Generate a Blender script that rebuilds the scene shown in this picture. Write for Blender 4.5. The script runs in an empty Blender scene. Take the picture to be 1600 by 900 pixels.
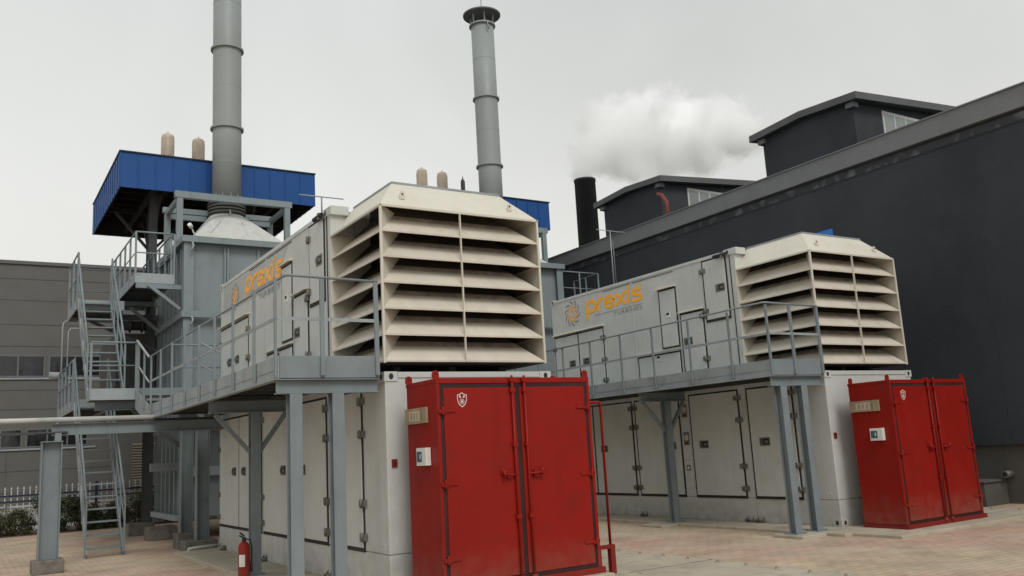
import bpy, bmesh, math, random
from mathutils import Vector, Matrix
random.seed(7)
scene = bpy.context.scene
COL = scene.collection
V = Vector
R = math.radians

# ---------------------------------------------------------------- camera
yaw, pitch, roll = 5.67368594e-01, 1.79920501e-01, -5.65737357e-02
f = V((math.sin(yaw)*math.cos(pitch), math.cos(yaw)*math.cos(pitch), math.sin(pitch)))
r = V((math.cos(yaw), -math.sin(yaw), 0)); u = r.cross(f)
c_, s_ = math.cos(roll), math.sin(roll)
r2 = c_*r + s_*u; u2 = -s_*r + c_*u
cam = bpy.data.cameras.new('camera'); camo = bpy.data.objects.new('camera', cam); COL.objects.link(camo)
camo.matrix_world = Matrix(((r2.x, u2.x, -f.x, 0), (r2.y, u2.y, -f.y, 0), (r2.z, u2.z, -f.z, 1.6), (0, 0, 0, 1)))
cam.sensor_width = 36; cam.lens = 36*1363.09/1600
cam.clip_start = .1; cam.clip_end = 2000
scene.camera = camo

# ---------------------------------------------------------------- sky, sun, exposure
SUN_EL, SUN_AZ = R(46), R(-8)           # azimuth measured from -Y towards -X
world = bpy.data.worlds.new('World'); scene.world = world; world.use_nodes = True
nt = world.node_tree; nt.nodes.clear()
N = lambda t: nt.nodes.new(t)
out = N('ShaderNodeOutputWorld'); bg = N('ShaderNodeBackground'); sky = N('ShaderNodeTexSky')
sky.sky_type = 'NISHITA'; sky.sun_disc = False; sky.sun_elevation = SUN_EL; sky.sun_rotation = R(180)+SUN_AZ*-1
sky.dust_density = 4; sky.air_density = 1
hs = N('ShaderNodeHueSaturation'); hs.inputs['Saturation'].default_value = .12; hs.inputs['Value'].default_value = .55
nt.links.new(sky.outputs[0], hs.inputs['Color'])
tc = N('ShaderNodeTexCoord'); sep = N('ShaderNodeSeparateXYZ'); nt.links.new(tc.outputs['Generated'], sep.inputs[0])
ramp = N('ShaderNodeValToRGB'); nt.links.new(sep.outputs['Z'], ramp.inputs[0])
e = ramp.color_ramp.elements
e[0].position = 0.0; e[0].color = (.80, .77, .70, 1)
e[1].position = 1.0; e[1].color = (.52, .54, .56, 1)
k = ramp.color_ramp.elements.new(.22); k.color = (.76, .765, .735, 1)
k = ramp.color_ramp.elements.new(.45); k.color = (.665, .68, .668, 1)
noi = N('ShaderNodeTexNoise'); noi.inputs['Scale'].default_value = 2.2; noi.inputs['Detail'].default_value = 5; noi.inputs['Distortion'].default_value = .5
nt.links.new(tc.outputs['Generated'], noi.inputs['Vector'])
mr = N('ShaderNodeMapRange'); mr.inputs[1].default_value = .3; mr.inputs[2].default_value = .7; mr.inputs[3].default_value = .89; mr.inputs[4].default_value = 1.05
nt.links.new(noi.outputs['Fac'], mr.inputs[0])
mul = N('ShaderNodeVectorMath'); mul.operation = 'SCALE'
nt.links.new(ramp.outputs[0], mul.inputs[0]); nt.links.new(mr.outputs[0], mul.inputs['Scale'])
sc = N('ShaderNodeVectorMath'); sc.operation = 'SCALE'; sc.inputs['Scale'].default_value = 9.0
mrx = N('ShaderNodeMapRange'); mrx.inputs[1].default_value = -.1; mrx.inputs[2].default_value = .85; mrx.inputs[3].default_value = 1.04; mrx.inputs[4].default_value = .89
nt.links.new(sep.outputs['X'], mrx.inputs[0])
mul2 = N('ShaderNodeVectorMath'); mul2.operation = 'SCALE'; nt.links.new(mul.outputs[0], mul2.inputs[0]); nt.links.new(mrx.outputs[0], mul2.inputs['Scale'])
nt.links.new(mul2.outputs[0], sc.inputs[0])
mx = N('ShaderNodeMix'); mx.data_type = 'RGBA'; mx.inputs['Factor'].default_value = .92
nt.links.new(hs.outputs[0], mx.inputs[6]); nt.links.new(sc.outputs[0], mx.inputs[7])
nt.links.new(mx.outputs[2], bg.inputs['Color']); bg.inputs['Strength'].default_value = .11
nt.links.new(bg.outputs[0], out.inputs[0])
sl = bpy.data.lights.new('sun', 'SUN'); sl.energy = 1.3; sl.angle = R(24); sl.color = (1, .975, .93)
so = bpy.data.objects.new('sun', sl); COL.objects.link(so)
d = V((-math.sin(-SUN_AZ)*math.cos(SUN_EL), -math.cos(SUN_AZ)*math.cos(SUN_EL), math.sin(SUN_EL)))  # towards the sun
so.rotation_euler = d.to_track_quat('Z', 'Y').to_euler(); so.location = d*50
vs = scene.view_settings; vs.view_transform = 'Standard'; vs.look = 'None'; vs.gamma = 1; vs.exposure = .27; vs.use_curve_mapping = False
scene.render.engine = 'CYCLES'
scene.cycles.volume_max_steps = 160; scene.cycles.volume_step_rate = 1.5; scene.cycles.volume_bounces = 96; scene.cycles.max_bounces = 96; scene.cycles.diffuse_bounces = 4; scene.cycles.glossy_bounces = 3

# ---------------------------------------------------------------- materials
MATS = {}
def mat(name, col, rough=.6, var=.12, scale=1.5, metal=0, bump=0, bscale=40, streak=0, spec=.4, fine=.04, dirt=None, ground_dirt=0, grain=60):
    if name in MATS: return MATS[name]
    m = bpy.data.materials.new(name); m.use_nodes = True; t = m.node_tree
    b = t.nodes['Principled BSDF']; n = t.nodes.new; L = t.links.new
    b.inputs['Roughness'].default_value = rough; b.inputs['Metallic'].default_value = metal
    b.inputs['Specular IOR Level'].default_value = spec
    g = n('ShaderNodeNewGeometry')
    def mrange(src, lo, hi, a=.3, z=.7):
        q = n('ShaderNodeMapRange'); q.inputs[1].default_value = a; q.inputs[2].default_value = z
        q.inputs[3].default_value = lo; q.inputs[4].default_value = hi; L(src, q.inputs[0]); return q.outputs[0]
    def noise(s, det=4, vec=None):
        q = n('ShaderNodeTexNoise'); q.inputs['Scale'].default_value = s; q.inputs['Detail'].default_value = det
        L(vec or g.outputs['Position'], q.inputs['Vector']); return q.outputs['Fac']
    def mult(a, b_):
        q = n('ShaderNodeMath'); q.operation = 'MULTIPLY'; L(a, q.inputs[0]); L(b_, q.inputs[1]); return q.outputs[0]
    fac = mult(mrange(noise(scale), 1-var, 1+var), mrange(noise(grain, 2), 1-fine, 1+fine))
    if streak:
        mp = n('ShaderNodeMapping'); mp.inputs['Scale'].default_value = (5, 5, .28); L(g.outputs['Position'], mp.inputs[0])
        fac = mult(fac, mrange(noise(1.6, 5, mp.outputs[0]), 1-streak*.75, 1, .30, .46))
    s = n('ShaderNodeVectorMath'); s.operation = 'SCALE'; s.inputs[0].default_value = col[:3]; L(fac, s.inputs['Scale'])
    last = s.outputs[0]
    if dirt:       # (colour, amount): blotches of another colour
        q = n('ShaderNodeMix'); q.data_type = 'RGBA'; q.inputs[7].default_value = (*dirt[0], 1)
        L(mrange(noise(scale*1.9+.7, 8), 0, dirt[1], .52, .72), q.inputs[0]); L(last, q.inputs[6]); last = q.outputs[2]
    if ground_dirt:   # splash dirt settled on the lowest 40 cm
        sp = n('ShaderNodeSeparateXYZ'); L(g.outputs['Position'], sp.inputs[0])
        h = mrange(sp.outputs[2], ground_dirt, 0, .0, .55); h2 = mult(h, mrange(noise(6, 6), .2, 1.2))
        q = n('ShaderNodeMix'); q.data_type = 'RGBA'; q.inputs[7].default_value = (.20, .155, .11, 1)
        L(h2, q.inputs[0]); L(last, q.inputs[6]); last = q.outputs[2]
    L(last, b.inputs['Base Color'])
    L(mrange(noise(scale*3+1), max(0, rough-.1), min(1, rough+.1)), b.inputs['Roughness'])
    if bump:
        bp = n('ShaderNodeBump'); bp.inputs['Strength'].default_value = bump; bp.inputs['Distance'].default_value = .01
        L(noise(bscale, 4), bp.inputs['Height']); L(bp.outputs[0], b.inputs['Normal'])
    MATS[name] = m; return m
WALL = mat('container_paint', (.525, .54, .515), .5, .05, 1.2, streak=.10, bump=.12, bscale=3, ground_dirt=.45, dirt=((.42, .41, .36), .35))
DOOR = mat('door_paint', (.545, .56, .535), .48, .05, 1.7, streak=.08, bump=.1, bscale=3, dirt=((.45, .44, .39), .3))
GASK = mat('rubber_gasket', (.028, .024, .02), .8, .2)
CREAM = mat('cream_paint', (.62, .59, .50), .5, .03, 1.2, streak=.05, bump=.05, bscale=4, dirt=((.50, .45, .36), .25))
CREAM2 = mat('louvre_paint', (.60, .55, .46), .55, .06, 1.5, streak=.05, dirt=((.40, .34, .26), .3))
STEEL = mat('grey_blue_steel', (.195, .232, .245), .5, .08, 1.6, streak=.16, bump=.08, bscale=25, dirt=((.14, .15, .15), .4))
STEELL = mat('weathered_light_steel', (.29, .325, .335), .55, .1, 2, streak=.1, dirt=((.2, .2, .19), .5))
STEELD = mat('dark_shed_steel', (.06, .065, .068), .6, .15)
DUCT = mat('duct_casing_paint', (.20, .235, .245), .5, .06, .9, streak=.12, bump=.1, bscale=2, dirt=((.15, .165, .165), .5))
STACK = mat('stack_paint', (.27, .292, .288), .5, .03, .6, streak=.04, bump=.03, bscale=4, dirt=((.245, .26, .255), .35))
CONE = mat('transition_paint', (.50, .51, .475), .5, .07, 1.3, streak=.14, dirt=((.3, .29, .25), .4))
BELL = mat('bellows_metal', (.12, .12, .11), .45, .15, metal=.4)
RED = mat('red_paint', (.25, .010, .006), .45, .08, 1.1, streak=.12, bump=.16, bscale=2.2, dirt=((.185, .014, .010), .6), spec=.2, ground_dirt=.4)
REDD = mat('red_frame_paint', (.20, .012, .009), .5, .12, 3, streak=.1, dirt=((.14, .02, .015), .5))
REDG = mat('cabinet_gasket', (.035, .012, .012), .7, .3)
BLUE = mat('blue_sheet', (.012, .070, .245), .5, .05, 1.0, streak=.05, spec=.25)
SHED = mat('shaded_shed_underside', (.022, .020, .018), .9, .2)  # near-black stands in for the shade under the canopies
DARKW = mat('charcoal_render', (.045, .050, .057), .8, .20, .35, bump=.4, bscale=14, streak=.03, dirt=((.054, .059, .065), .5), spec=.15, grain=18)
PARA = mat('parapet_render', (.185, .192, .20), .85, .06, .7, bump=.2, bscale=14, streak=.05, dirt=((.15, .15, .15), .5), spec=.2)
SCUFF = mat('lime_stain', (.052, .055, .059), .9, .1, 1.1, dirt=((.19, .195, .2), .75), spec=.15)
LOWR = mat('bare_render', (.095, .090, .078), .9, .18, 1.1, bump=.3, bscale=10, dirt=((.05, .05, .045), .6))
CONC = mat('concrete', (.42, .37, .285), .85, .12, 1.4, bump=.35, bscale=30, dirt=((.24, .21, .17), .6))
CONCD = mat('footing_concrete', (.17, .155, .135), .9, .2, 3, bump=.4, bscale=30, dirt=((.08, .07, .06), .6))
CLAD = mat('grey_cladding', (.112, .109, .102), .6, .07, .4, streak=.06, dirt=((.10, .092, .082), .4))
SEAM = mat('cladding_seam', (.068, .066, .062), .7)
CORR = mat('corrugated_sheet', (.22, .20, .17), .55, .1, .8, streak=.15)
WGLASS = mat('dark_window_glass', (.015, .018, .02), .12, .2, spec=.6)
MGLASS = mat('pale_window_glass', (.20, .225, .225), .2, .12, 1, spec=.6)
WFRAME = mat('window_frame_paint', (.55, .55, .52), .5)
GFRAME = mat('grey_window_frame', (.13, .135, .14), .5)
WHITE = mat('white_plastic', (.66, .66, .62), .4)
LCD = mat('grey_blue_display', (.06, .11, .14), .25, spec=.6)
TAN = mat('tan_acrylic', (.32, .25, .16), .35, .15, 5)
TANW = mat('faded_sign_ink', (.50, .44, .33), .5)
ORANGE = mat('orange_lettering', (1.0, .44, .025), .5, .03, fine=0)
GREYL = mat('grey_lettering', (.21, .22, .24), .5, .03, fine=0)
PANELG = mat('logo_panel_grey', (.40, .425, .41), .5, .03)
HINGE = mat('hinge_metal', (.17, .16, .135), .5, .2, 8, metal=.3)
BLACKM = mat('black_metal', (.02, .02, .02), .6, .2)
BLACKST = mat('black_stack_paint', (.022, .024, .026), .7, .15)
RUST = mat('rusty_pipe', (.12, .075, .03), .85, .3, 5, dirt=((.2, .19, .17), .8))
INSUL = mat('insulation_grey', (.07, .07, .066), .8, .2)
BEIGE = mat('beige_silencer', (.50, .42, .33), .6, .1, 4, streak=.2, dirt=((.3, .22, .16), .6))
PIPEW = mat('pipe_light_grey', (.50, .51, .48), .45, .1, 3, streak=.15)
FWHITE = mat('fence_white', (.55, .56, .55), .5, .1, 3)
FBLUE = mat('fence_blue', (.018, .026, .055), .6)
LIME = mat('old_whitewash', (.44, .43, .40), .9, .25, 1, streak=.4)
YEL = mat('yellow_label', (.5, .36, .04), .5)
TYRE = BLACKM
def leafmat(name, c):
    m = mat(name, c, .6, .35, 3, spec=.3); return m
LEAF = [leafmat('leaf_green', (.045, .062, .026)), leafmat('leaf_dark', (.022, .036, .018)), leafmat('leaf_brown', (.10, .082, .038))]

def ground_mat():
    m = bpy.data.materials.new('block_paving'); m.use_nodes = True; t = m.node_tree; b = t.nodes['Principled BSDF']; n = t.nodes.new; L = t.links.new
    g = n('ShaderNodeNewGeometry'); br = n('ShaderNodeTexBrick')
    mp = n('ShaderNodeMapping'); mp.inputs['Scale'].default_value = (1, 1, 1); L(g.outputs['Position'], mp.inputs[0]); L(mp.outputs[0], br.inputs['Vector'])
    br.inputs['Scale'].default_value = 1; br.inputs['Brick Width'].default_value = .24; br.inputs['Row Height'].default_value = .12
    br.inputs['Mortar Size'].default_value = .007; br.inputs['Mortar Smooth'].default_value = .2; br.inputs['Bias'].default_value = 0
    br.inputs['Color1'].default_value = (.50, .395, .31, 1); br.inputs['Color2'].default_value = (.43, .335, .265, 1); br.inputs['Mortar'].default_value = (.26, .205, .165, 1)
    # broad patches: pinker and yellower lots of blocks
    no = n('ShaderNodeTexNoise'); no.inputs['Scale'].default_value = .33; no.inputs['Detail'].default_value = 3; no.inputs['Distortion'].default_value = .4; L(g.outputs['Position'], no.inputs['Vector'])
    rp = n('ShaderNodeValToRGB'); L(no.outputs['Fac'], rp.inputs[0]); ee = rp.color_ramp.elements
    ee[0].position = .40; ee[0].color = (1.07, .93, .88, 1); ee[1].position = .60; ee[1].color = (1.03, 1.05, .93, 1)
    m1 = n('ShaderNodeMix'); m1.data_type = 'RGBA'; m1.blend_type = 'MULTIPLY'; m1.inputs[0].default_value = 1; L(br.outputs[0], m1.inputs[6]); L(rp.outputs[0], m1.inputs[7])
    n2 = n('ShaderNodeTexNoise'); n2.inputs['Scale'].default_value = 1.3; n2.inputs['Detail'].default_value = 8; L(g.outputs['Position'], n2.inputs['Vector'])
    r2_ = n('ShaderNodeMapRange'); r2_.inputs[1].default_value = .3; r2_.inputs[2].default_value = .7; r2_.inputs[3].default_value = .78; r2_.inputs[4].default_value = 1.15; L(n2.outputs['Fac'], r2_.inputs[0])
    # worn sandy dust in the lows
    n3 = n('ShaderNodeTexNoise'); n3.inputs['Scale'].default_value = .9; n3.inputs['Detail'].default_value = 9; n3.inputs['Roughness'].default_value = .65; L(g.outputs['Position'], n3.inputs['Vector'])
    r3 = n('ShaderNodeMapRange'); r3.inputs[1].default_value = .45; r3.inputs[2].default_value = .75; r3.inputs[3].default_value = 0; r3.inputs[4].default_value = .7; L(n3.outputs['Fac'], r3.inputs[0])
    s = n('ShaderNodeVectorMath'); s.operation = 'SCALE'; L(m1.outputs[2], s.inputs[0]); L(r2_.outputs[0], s.inputs['Scale'])
    m2 = n('ShaderNodeMix'); m2.data_type = 'RGBA'; m2.inputs[7].default_value = (.47, .405, .32, 1); L(r3.outputs[0], m2.inputs[0]); L(s.outputs[0], m2.inputs[6])
    L(m2.outputs[2], b.inputs['Base Color']); b.inputs['Roughness'].default_value = .88; b.inputs['Specular IOR Level'].default_value = .25
    bp = n('ShaderNodeBump'); bp.inputs['Strength'].default_value = .35; bp.inputs['Distance'].default_value = .01; L(br.outputs['Fac'], bp.inputs['Height']); bp.invert = True
    L(bp.outputs[0], b.inputs['Normal']); return m
PAVE = ground_mat()

# ---------------------------------------------------------------- mesh helpers
class MB:
    """collects shapes and links them as one mesh object"""
    def __init__(s): s.b = bmesh.new(); s.m = 0
    def mi(s, i): s.m = i; return s
    def face(s, pts):
        f_ = s.b.faces.new([s.b.verts.new(p) for p in pts]); f_.material_index = s.m; return f_
    def hexa(s, P):     # eight corners: bottom 0-3, top 4-7
        v = [s.b.verts.new(p) for p in P]
        for q in ((0, 3, 2, 1), (4, 5, 6, 7), (0, 1, 5, 4), (1, 2, 6, 5), (2, 3, 7, 6), (3, 0, 4, 7)):
            s.b.faces.new([v[i] for i in q]).material_index = s.m
    def box(s, x0, x1, y0, y1, z0, z1):
        s.hexa([(x0, y0, z0), (x1, y0, z0), (x1, y1, z0), (x0, y1, z0), (x0, y0, z1), (x1, y0, z1), (x1, y1, z1), (x0, y1, z1)]); return s
    def bar(s, a, b, w, h, up=(0, 0, 1)):      # rectangular bar from a to b
        a, b = V(a), V(b); d_ = (b-a).normalized(); up = V(up)
        if abs(d_.dot(up)) > .99: up = V((0, 1, 0))
        sx = d_.cross(up).normalized(); sz = sx.cross(d_)
        c = [-sx*w/2-sz*h/2, sx*w/2-sz*h/2, sx*w/2+sz*h/2, -sx*w/2+sz*h/2]
        s.hexa([a+q for q in c]+[b+q for q in c]); return s
    def ibeam(s, a, b, w, h, t=.012, up=(0, 0, 1)):   # H section, h along up, w across
        a, b = V(a), V(b); d_ = (b-a).normalized(); up = V(up)
        sx = d_.cross(up).normalized(); sz = sx.cross(d_)
        for o in (-1, 1): s.bar(a+sz*o*(h/2-t/2), b+sz*o*(h/2-t/2), w, t, sz)
        s.bar(a, b, t, h-2*t, sz); return s
    def tube(s, pts, r_, n=12, cap=True, sm=True):
        pts = [V(p) for p in pts]; rings = []; prev = None
        rad = r_ if isinstance(r_, (list, tuple)) else [r_]*len(pts)
        for i, p in enumerate(pts):
            if i == 0: t_ = pts[1]-p
            elif i == len(pts)-1: t_ = p-pts[i-1]
            else: t_ = (pts[i+1]-p).normalized()+(p-pts[i-1]).normalized()
            t_.normalize()
            a = prev if prev else (V((0, 0, 1)) if abs(t_.z) < .9 else V((1, 0, 0)))
            a = (a-t_*a.dot(t_)).normalized(); prev = a; b_ = t_.cross(a)
            rings.append([s.b.verts.new(p+(a*math.cos(2*math.pi*k_/n)+b_*math.sin(2*math.pi*k_/n))*rad[i]) for k_ in range(n)])
        for q, w in zip(rings, rings[1:]):
            for k_ in range(n):
                f_ = s.b.faces.new([q[k_], q[(k_+1) % n], w[(k_+1) % n], w[k_]]); f_.smooth = sm; f_.material_index = s.m
        if cap:
            for q in (rings[0], rings[-1]): s.b.faces.new(q).material_index = s.m
        return s
    def lathe(s, c, prof, n=40, sm=True):       # prof: list of (r, z) about the vertical axis at c
        rings = []
        for r_, z in prof:
            rings.append([s.b.verts.new((c[0]+r_*math.cos(2*math.pi*k_/n), c[1]+r_*math.sin(2*math.pi*k_/n), z)) for k_ in range(n)])
        for q, w in zip(rings, rings[1:]):
            for k_ in range(n):
                f_ = s.b.faces.new([q[k_], q[(k_+1) % n], w[(k_+1) % n], w[k_]]); f_.smooth = sm; f_.material_index = s.m
        s.b.faces.new(rings[0][::-1]).material_index = s.m; s.b.faces.new(rings[-1]).material_index = s.m; return s
    def prism(s, poly, d_):        # closed polygon of points swept by vector d_
        d_ = V(d_); a = [s.b.verts.new(p) for p in poly]; b_ = [s.b.verts.new(V(p)+d_) for p in poly]; n = len(a)
        s.b.faces.new(a).material_index = s.m; s.b.faces.new(b_[::-1]).material_index = s.m
        for i in range(n): s.b.faces.new([a[i], b_[i], b_[(i+1) % n], a[(i+1) % n]]).material_index = s.m
        return s
    def build(s, name, mats, parent=None, bevel=0):
        bmesh.ops.recalc_face_normals(s.b, faces=s.b.faces)
        me = bpy.data.meshes.new(name)
        o = bpy.data.objects.new(name, me)
        p = parent; off = V((0, 0, 0))
        while p is not None:
            off += p.location; p = p.parent
        if off.length: bmesh.ops.translate(s.b, verts=s.b.verts, vec=-off)
        s.b.to_mesh(me); s.b.free()
        for m in (mats if isinstance(mats, (list, tuple)) else [mats]): me.materials.append(m)
        COL.objects.link(o); o.parent = parent
        if bevel:
            md = o.modifiers.new('bevel', 'BEVEL'); md.width = bevel; md.segments = 2; md.limit_method = 'ANGLE'; md.angle_limit = R(50)
        return o
def tag(o, label=None, cat=None, group=None, kind=None):
    if label: o['label'] = label
    if cat: o['category'] = cat
    if group: o['group'] = group
    if kind: o['kind'] = kind
    return o
def empty(name, loc, label=None, cat=None, group=None):
    o = bpy.data.objects.new(name, None); COL.objects.link(o); o.location = loc; o.empty_display_size = .2
    return tag(o, label, cat, group)
def one(name, mb, mats, label, cat, group=None, kind=None, bevel=0):
    return tag(mb.build(name, mats, None, bevel), label, cat, group, kind)
def copy_tree(o, parent=None):
    c = o.copy(); COL.objects.link(c); c.parent = parent
    for ch in [q for q in bpy.data.objects if q.parent == o]: copy_tree(ch, c)
    return c
def dup(o, dx, label, dy=0, dz=0):
    c = copy_tree(o); c.location = o.location + V((dx, dy, dz)); c['label'] = label; return c
A1, DX = 4.33, 8.08            # side plane of the first set, and the step to the second set

# ---------------------------------------------------------------- ground
GZ = -.05
m = MB(); m.box(-400, 500, -300, 700, GZ-.6, GZ-.06); tag(m.build('ground', mat('far_ground', (.23, .225, .205), .95, .25, .2)), kind='structure')
m = MB(); m.box(-30, 19, -30, 33.9, GZ-.3, GZ); tag(m.build('pavement', PAVE), kind='structure')
# concrete pads under the container sets
for ox in (A1, A1+DX):
    m = MB()
    m.prism([(ox-.78, 9.12, GZ-.02), (ox-.78, 18.0, GZ-.02), (ox+2.75, 18.0, GZ-.02), (ox+2.75, 8.25, GZ-.02), (ox-.62, 8.25, GZ-.02), (ox-.62, 9.12, GZ-.02)], (0, 0, .07))
    m.box(ox-1.35, ox-.782, 9.45, 10.05, GZ-.02, .0); m.box(ox-1.2, ox-.782, 12.85, 13.45, GZ-.02, 0)
    tag(m.build('concrete_pad', CONC, None, .012), kind='structure')

# ---------------------------------------------------------------- lower equipment container
def castings(root, ox, y0, y1, z0, z1, w=2.42):
    for cx, sx in ((ox, -1), (ox+w, 1)):
        for cy, sy in ((y0, -1), (y1, 1)):
            for zz in (z0, z1):
                m = MB(); xa = cx-.012 if sx < 0 else cx-.165; ya = cy-.012 if sy < 0 else cy-.17
                m.box(xa, xa+.177, ya, ya+.182, zz, zz+.118)
                m.mi(1)
                n = 12; X = xa-.002 if sx < 0 else xa+.179
                m.prism([(X, ya+.09+.030*math.cos(a), zz+.06+.040*math.sin(a)) for a in [2*math.pi*i/n for i in range(n)]], (sx*.001, 0, 0))
                Yp = ya-.002 if sy < 0 else ya+.184
                m.prism([(xa+.09+.030*math.cos(a), Yp, zz+.06+.038*math.sin(a)) for a in [2*math.pi*i/n for i in range(n)]], (0, sy*.001, 0))
                m.build('corner_casting', [WALL, BLACKM], root, .008)
def side_door(root, ox, ya, yb, za, zb, hy=None, hz=None, hinge_y=None, hinge_z=(), gl=True, gr=True, gt=True, gb=.05, thick=.022):
    """ya < yb, on the plane x = ox facing -x. returns the door"""
    m = MB(); m.box(ox-thick, ox-.0, ya, yb, za, zb); dd = m.build('door', DOOR, root, .006)
    m = MB(); w = .034; t0, t1 = ox-.014, ox-.001
    m.box(t0, t1, ya-w, ya-.001, za-gb, zb+w) if gr else None
    m.box(t0, t1, yb+.001, yb+w, za-gb, zb+w) if gl else None
    m.box(t0, t1, ya-.001, yb+.001, za-gb, za-.001)
    if gt: m.box(t0, t1, ya-.001, yb+.001, zb+.001, zb+w)
    m.build('gasket', GASK, dd)
    if hy is not None:
        m = MB(); m.box(ox-.030, ox-thick, hy-.12, hy+.12, hz-.075, hz+.075)
        m.mi(1); m.box(ox-.0315, ox-.0300, hy-.10, hy+.04, hz-.055, hz+.055)
        m.mi(0); m.box(ox-.045, ox-.0316, hy-.085, hy-.01, hz-.03, hz+.02); m.bar((ox-.045, hy+.07, hz-.04), (ox-.045, hy+.07, hz+.04), .02, .02)
        m.build('handle', [HINGE, BLACKM], dd)
    for z in hinge_z:
        s = 1 if hinge_y > (ya+yb)/2 else -1
        m = MB(); m.box(ox-.040, ox-.006, hinge_y-.085, hinge_y+.085, z-.042, z+.042)
        m.tube([(ox-.045, hinge_y, z-.055), (ox-.045, hinge_y, z+.055)], .018, 10)
        m.build('hinge', HINGE, dd)
    return dd
def lower_container(ox):
    root = empty('equipment_container', (ox+1.21, 13.7, 0), None, 'container', 'lower equipment containers')
    m = MB()
    m.box(ox, ox+2.42, 9.77, 11.588, .435, 2.575); m.box(ox, ox+2.42, 11.597, 17.75, .435, 2.575)
    m.box(ox+.01, ox+2.41, 11.58, 11.60, .44, 2.57)
    m.build('body', WALL, root, .01)
    m = MB(); m.box(ox+.002, ox+2.418, 9.772, 11.588, .0, .428); m.box(ox+.002, ox+2.418, 11.597, 17.748, 0, .428); m.box(ox+.02, ox+2.40, 9.80, 17.7, .03, .44)
    m.build('base_frame', WALL, root, .008)
    m = MB(); m.box(ox-.010, ox+.06, 9.95, 17.56, 2.50, 2.578); m.box(ox+.17, ox+2.25, 9.758, 9.83, 2.505, 2.578); m.build('top_rail', WALL, root, .006)
    castings(root, ox, 9.77, 17.75, .002, 2.465)
    HZ = (2.27, 1.86, 1.01, .60)
    side_door(root, ox, 16.31, 17.64, .47, 2.40, 16.57, 1.44, 17.655, HZ)
    side_door(root, ox, 14.92, 16.255, .47, 2.40, 15.93, 1.44, 14.905, HZ)
    side_door(root, ox, 13.43, 14.76, .47, 2.40, 13.68, 1.44, 14.775, HZ)
    side_door(root, ox, 11.80, 13.07, .47, 2.40, 12.76, 1.44, 11.785, HZ)
    side_door(root, ox, 10.52, 11.53, .47, 2.40, 11.21, 1.44, 10.505, HZ)
    # instrument strip between two doors
    m = MB(); m.box(ox-.016, ox, 13.15, 13.35, .60, 2.38); m.mi(1); m.box(ox-.0165, ox-.0155, 13.15, 13.35, 1.14, 1.146); st = m.build('instrument_panel', [DOOR, GASK], root, .004)
    m = MB(); m.box(ox-.026, ox-.016, 13.20, 13.31, .94, 1.05); m.mi(1); m.box(ox-.028, ox-.0262, 13.22, 13.28, .97, 1.02); m.build('meter', [HINGE, WHITE], st)
    for z in (2.12, 1.57):
        m = MB(); m.box(ox-.020, ox-.0165, 13.165, 13.325, z-.13, z+.13); m.mi(1)
        m.prism([(ox-.0205, 13.245+.06*math.cos(a), z+.02+.06*math.sin(a)) for a in [2*math.pi*i/16 for i in range(16)]], (-.001, 0, 0))
        m.mi(2); m.box(ox-.0215, ox-.0206, 13.20, 13.29, z-.11, z-.07); m.build('notice_plate', [HINGE, TANW, RED], st)
    for y in (14.71, 11.75, 11.50, 17.3):
        m = MB(); m.box(ox-.09, ox-.002, y-.08, y+.08, .0, .012); m.prism([(ox-.085, y-.075, .012), (ox-.004, y-.075, .012), (ox-.004, y-.075, .10)], (0, .012, 0)); m.prism([(ox-.085, y+.063, .012), (ox-.004, y+.063, .012), (ox-.004, y+.063, .10)], (0, .012, 0))
        m.tube([(ox-.045, y-.1, .04), (ox-.045, y+.1, .04)], .018, 8)
        m.build('clamp_foot', HINGE, root)
    m = MB(); m.box(ox+.055, ox+.125, 9.750, 9.770, 1.44, 1.535); m.mi(1); m.tube([(ox+.09, 9.7495, 1.49), (ox+.09, 9.744, 1.49)], .018, 14); m.build('call_point', [REDD, BLACKM], root, .004)
    m = MB(); m.box(ox-.003, ox+.0, 9.90, 9.96, .49, .545); m.mi(1); m.box(ox-.004, ox-.0031, 9.915, 9.945, .505, .53); m.build('number_plate', [WHITE, GREYL], root)
    return root
lc1 = lower_container(A1); lc1['label'] = 'grey lower container behind the near red cabinet, with fire extinguisher standing beside it'
lc2 = dup(lc1, DX, 'grey lower container behind the far red cabinet at right, below the far walkway')

# ---------------------------------------------------------------- logo strokes
SK = [0]
def stroke(m, pts, w, to3, d_):       # flat ribbon with round ends, in (u, v)
    P = [V((p[0], p[1])) for p in pts]; n = len(P); Lf, Rt = [], []
    for i in range(n):
        a = P[max(0, i-1)]; b_ = P[min(n-1, i+1)]; t_ = (b_-a).normalized(); nn = V((-t_.y, t_.x))
        Lf.append(P[i]+nn*w/2); Rt.append(P[i]-nn*w/2)
    SK[0] += 1; k0 = 1+.17*(SK[0] % 7); d_ = V(d_)*k0
    to0 = to3; to3 = lambda t: V(to0(t))+V((.0004*(SK[0] % 7), 0, 0))
    for i in range(n-1): m.prism([to3(q) for q in (Lf[i], Lf[i+1], Rt[i+1], Rt[i])], d_)
    for p, k_ in ((P[0], 1), (P[-1], 2)):
        m.prism([to3(V((p.x+w/2*math.cos(a), p.y+w/2*math.sin(a)))) for a in [2*math.pi*i/12 for i in range(12)]], V(d_)*(1+.1*k_))
def arc(cx, cy, rx, ry, a0, a1, n=14): return [(cx+rx*math.cos(R(a0+(a1-a0)*i/n)), cy+ry*math.sin(R(a0+(a1-a0)*i/n))) for i in range(n+1)]
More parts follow.
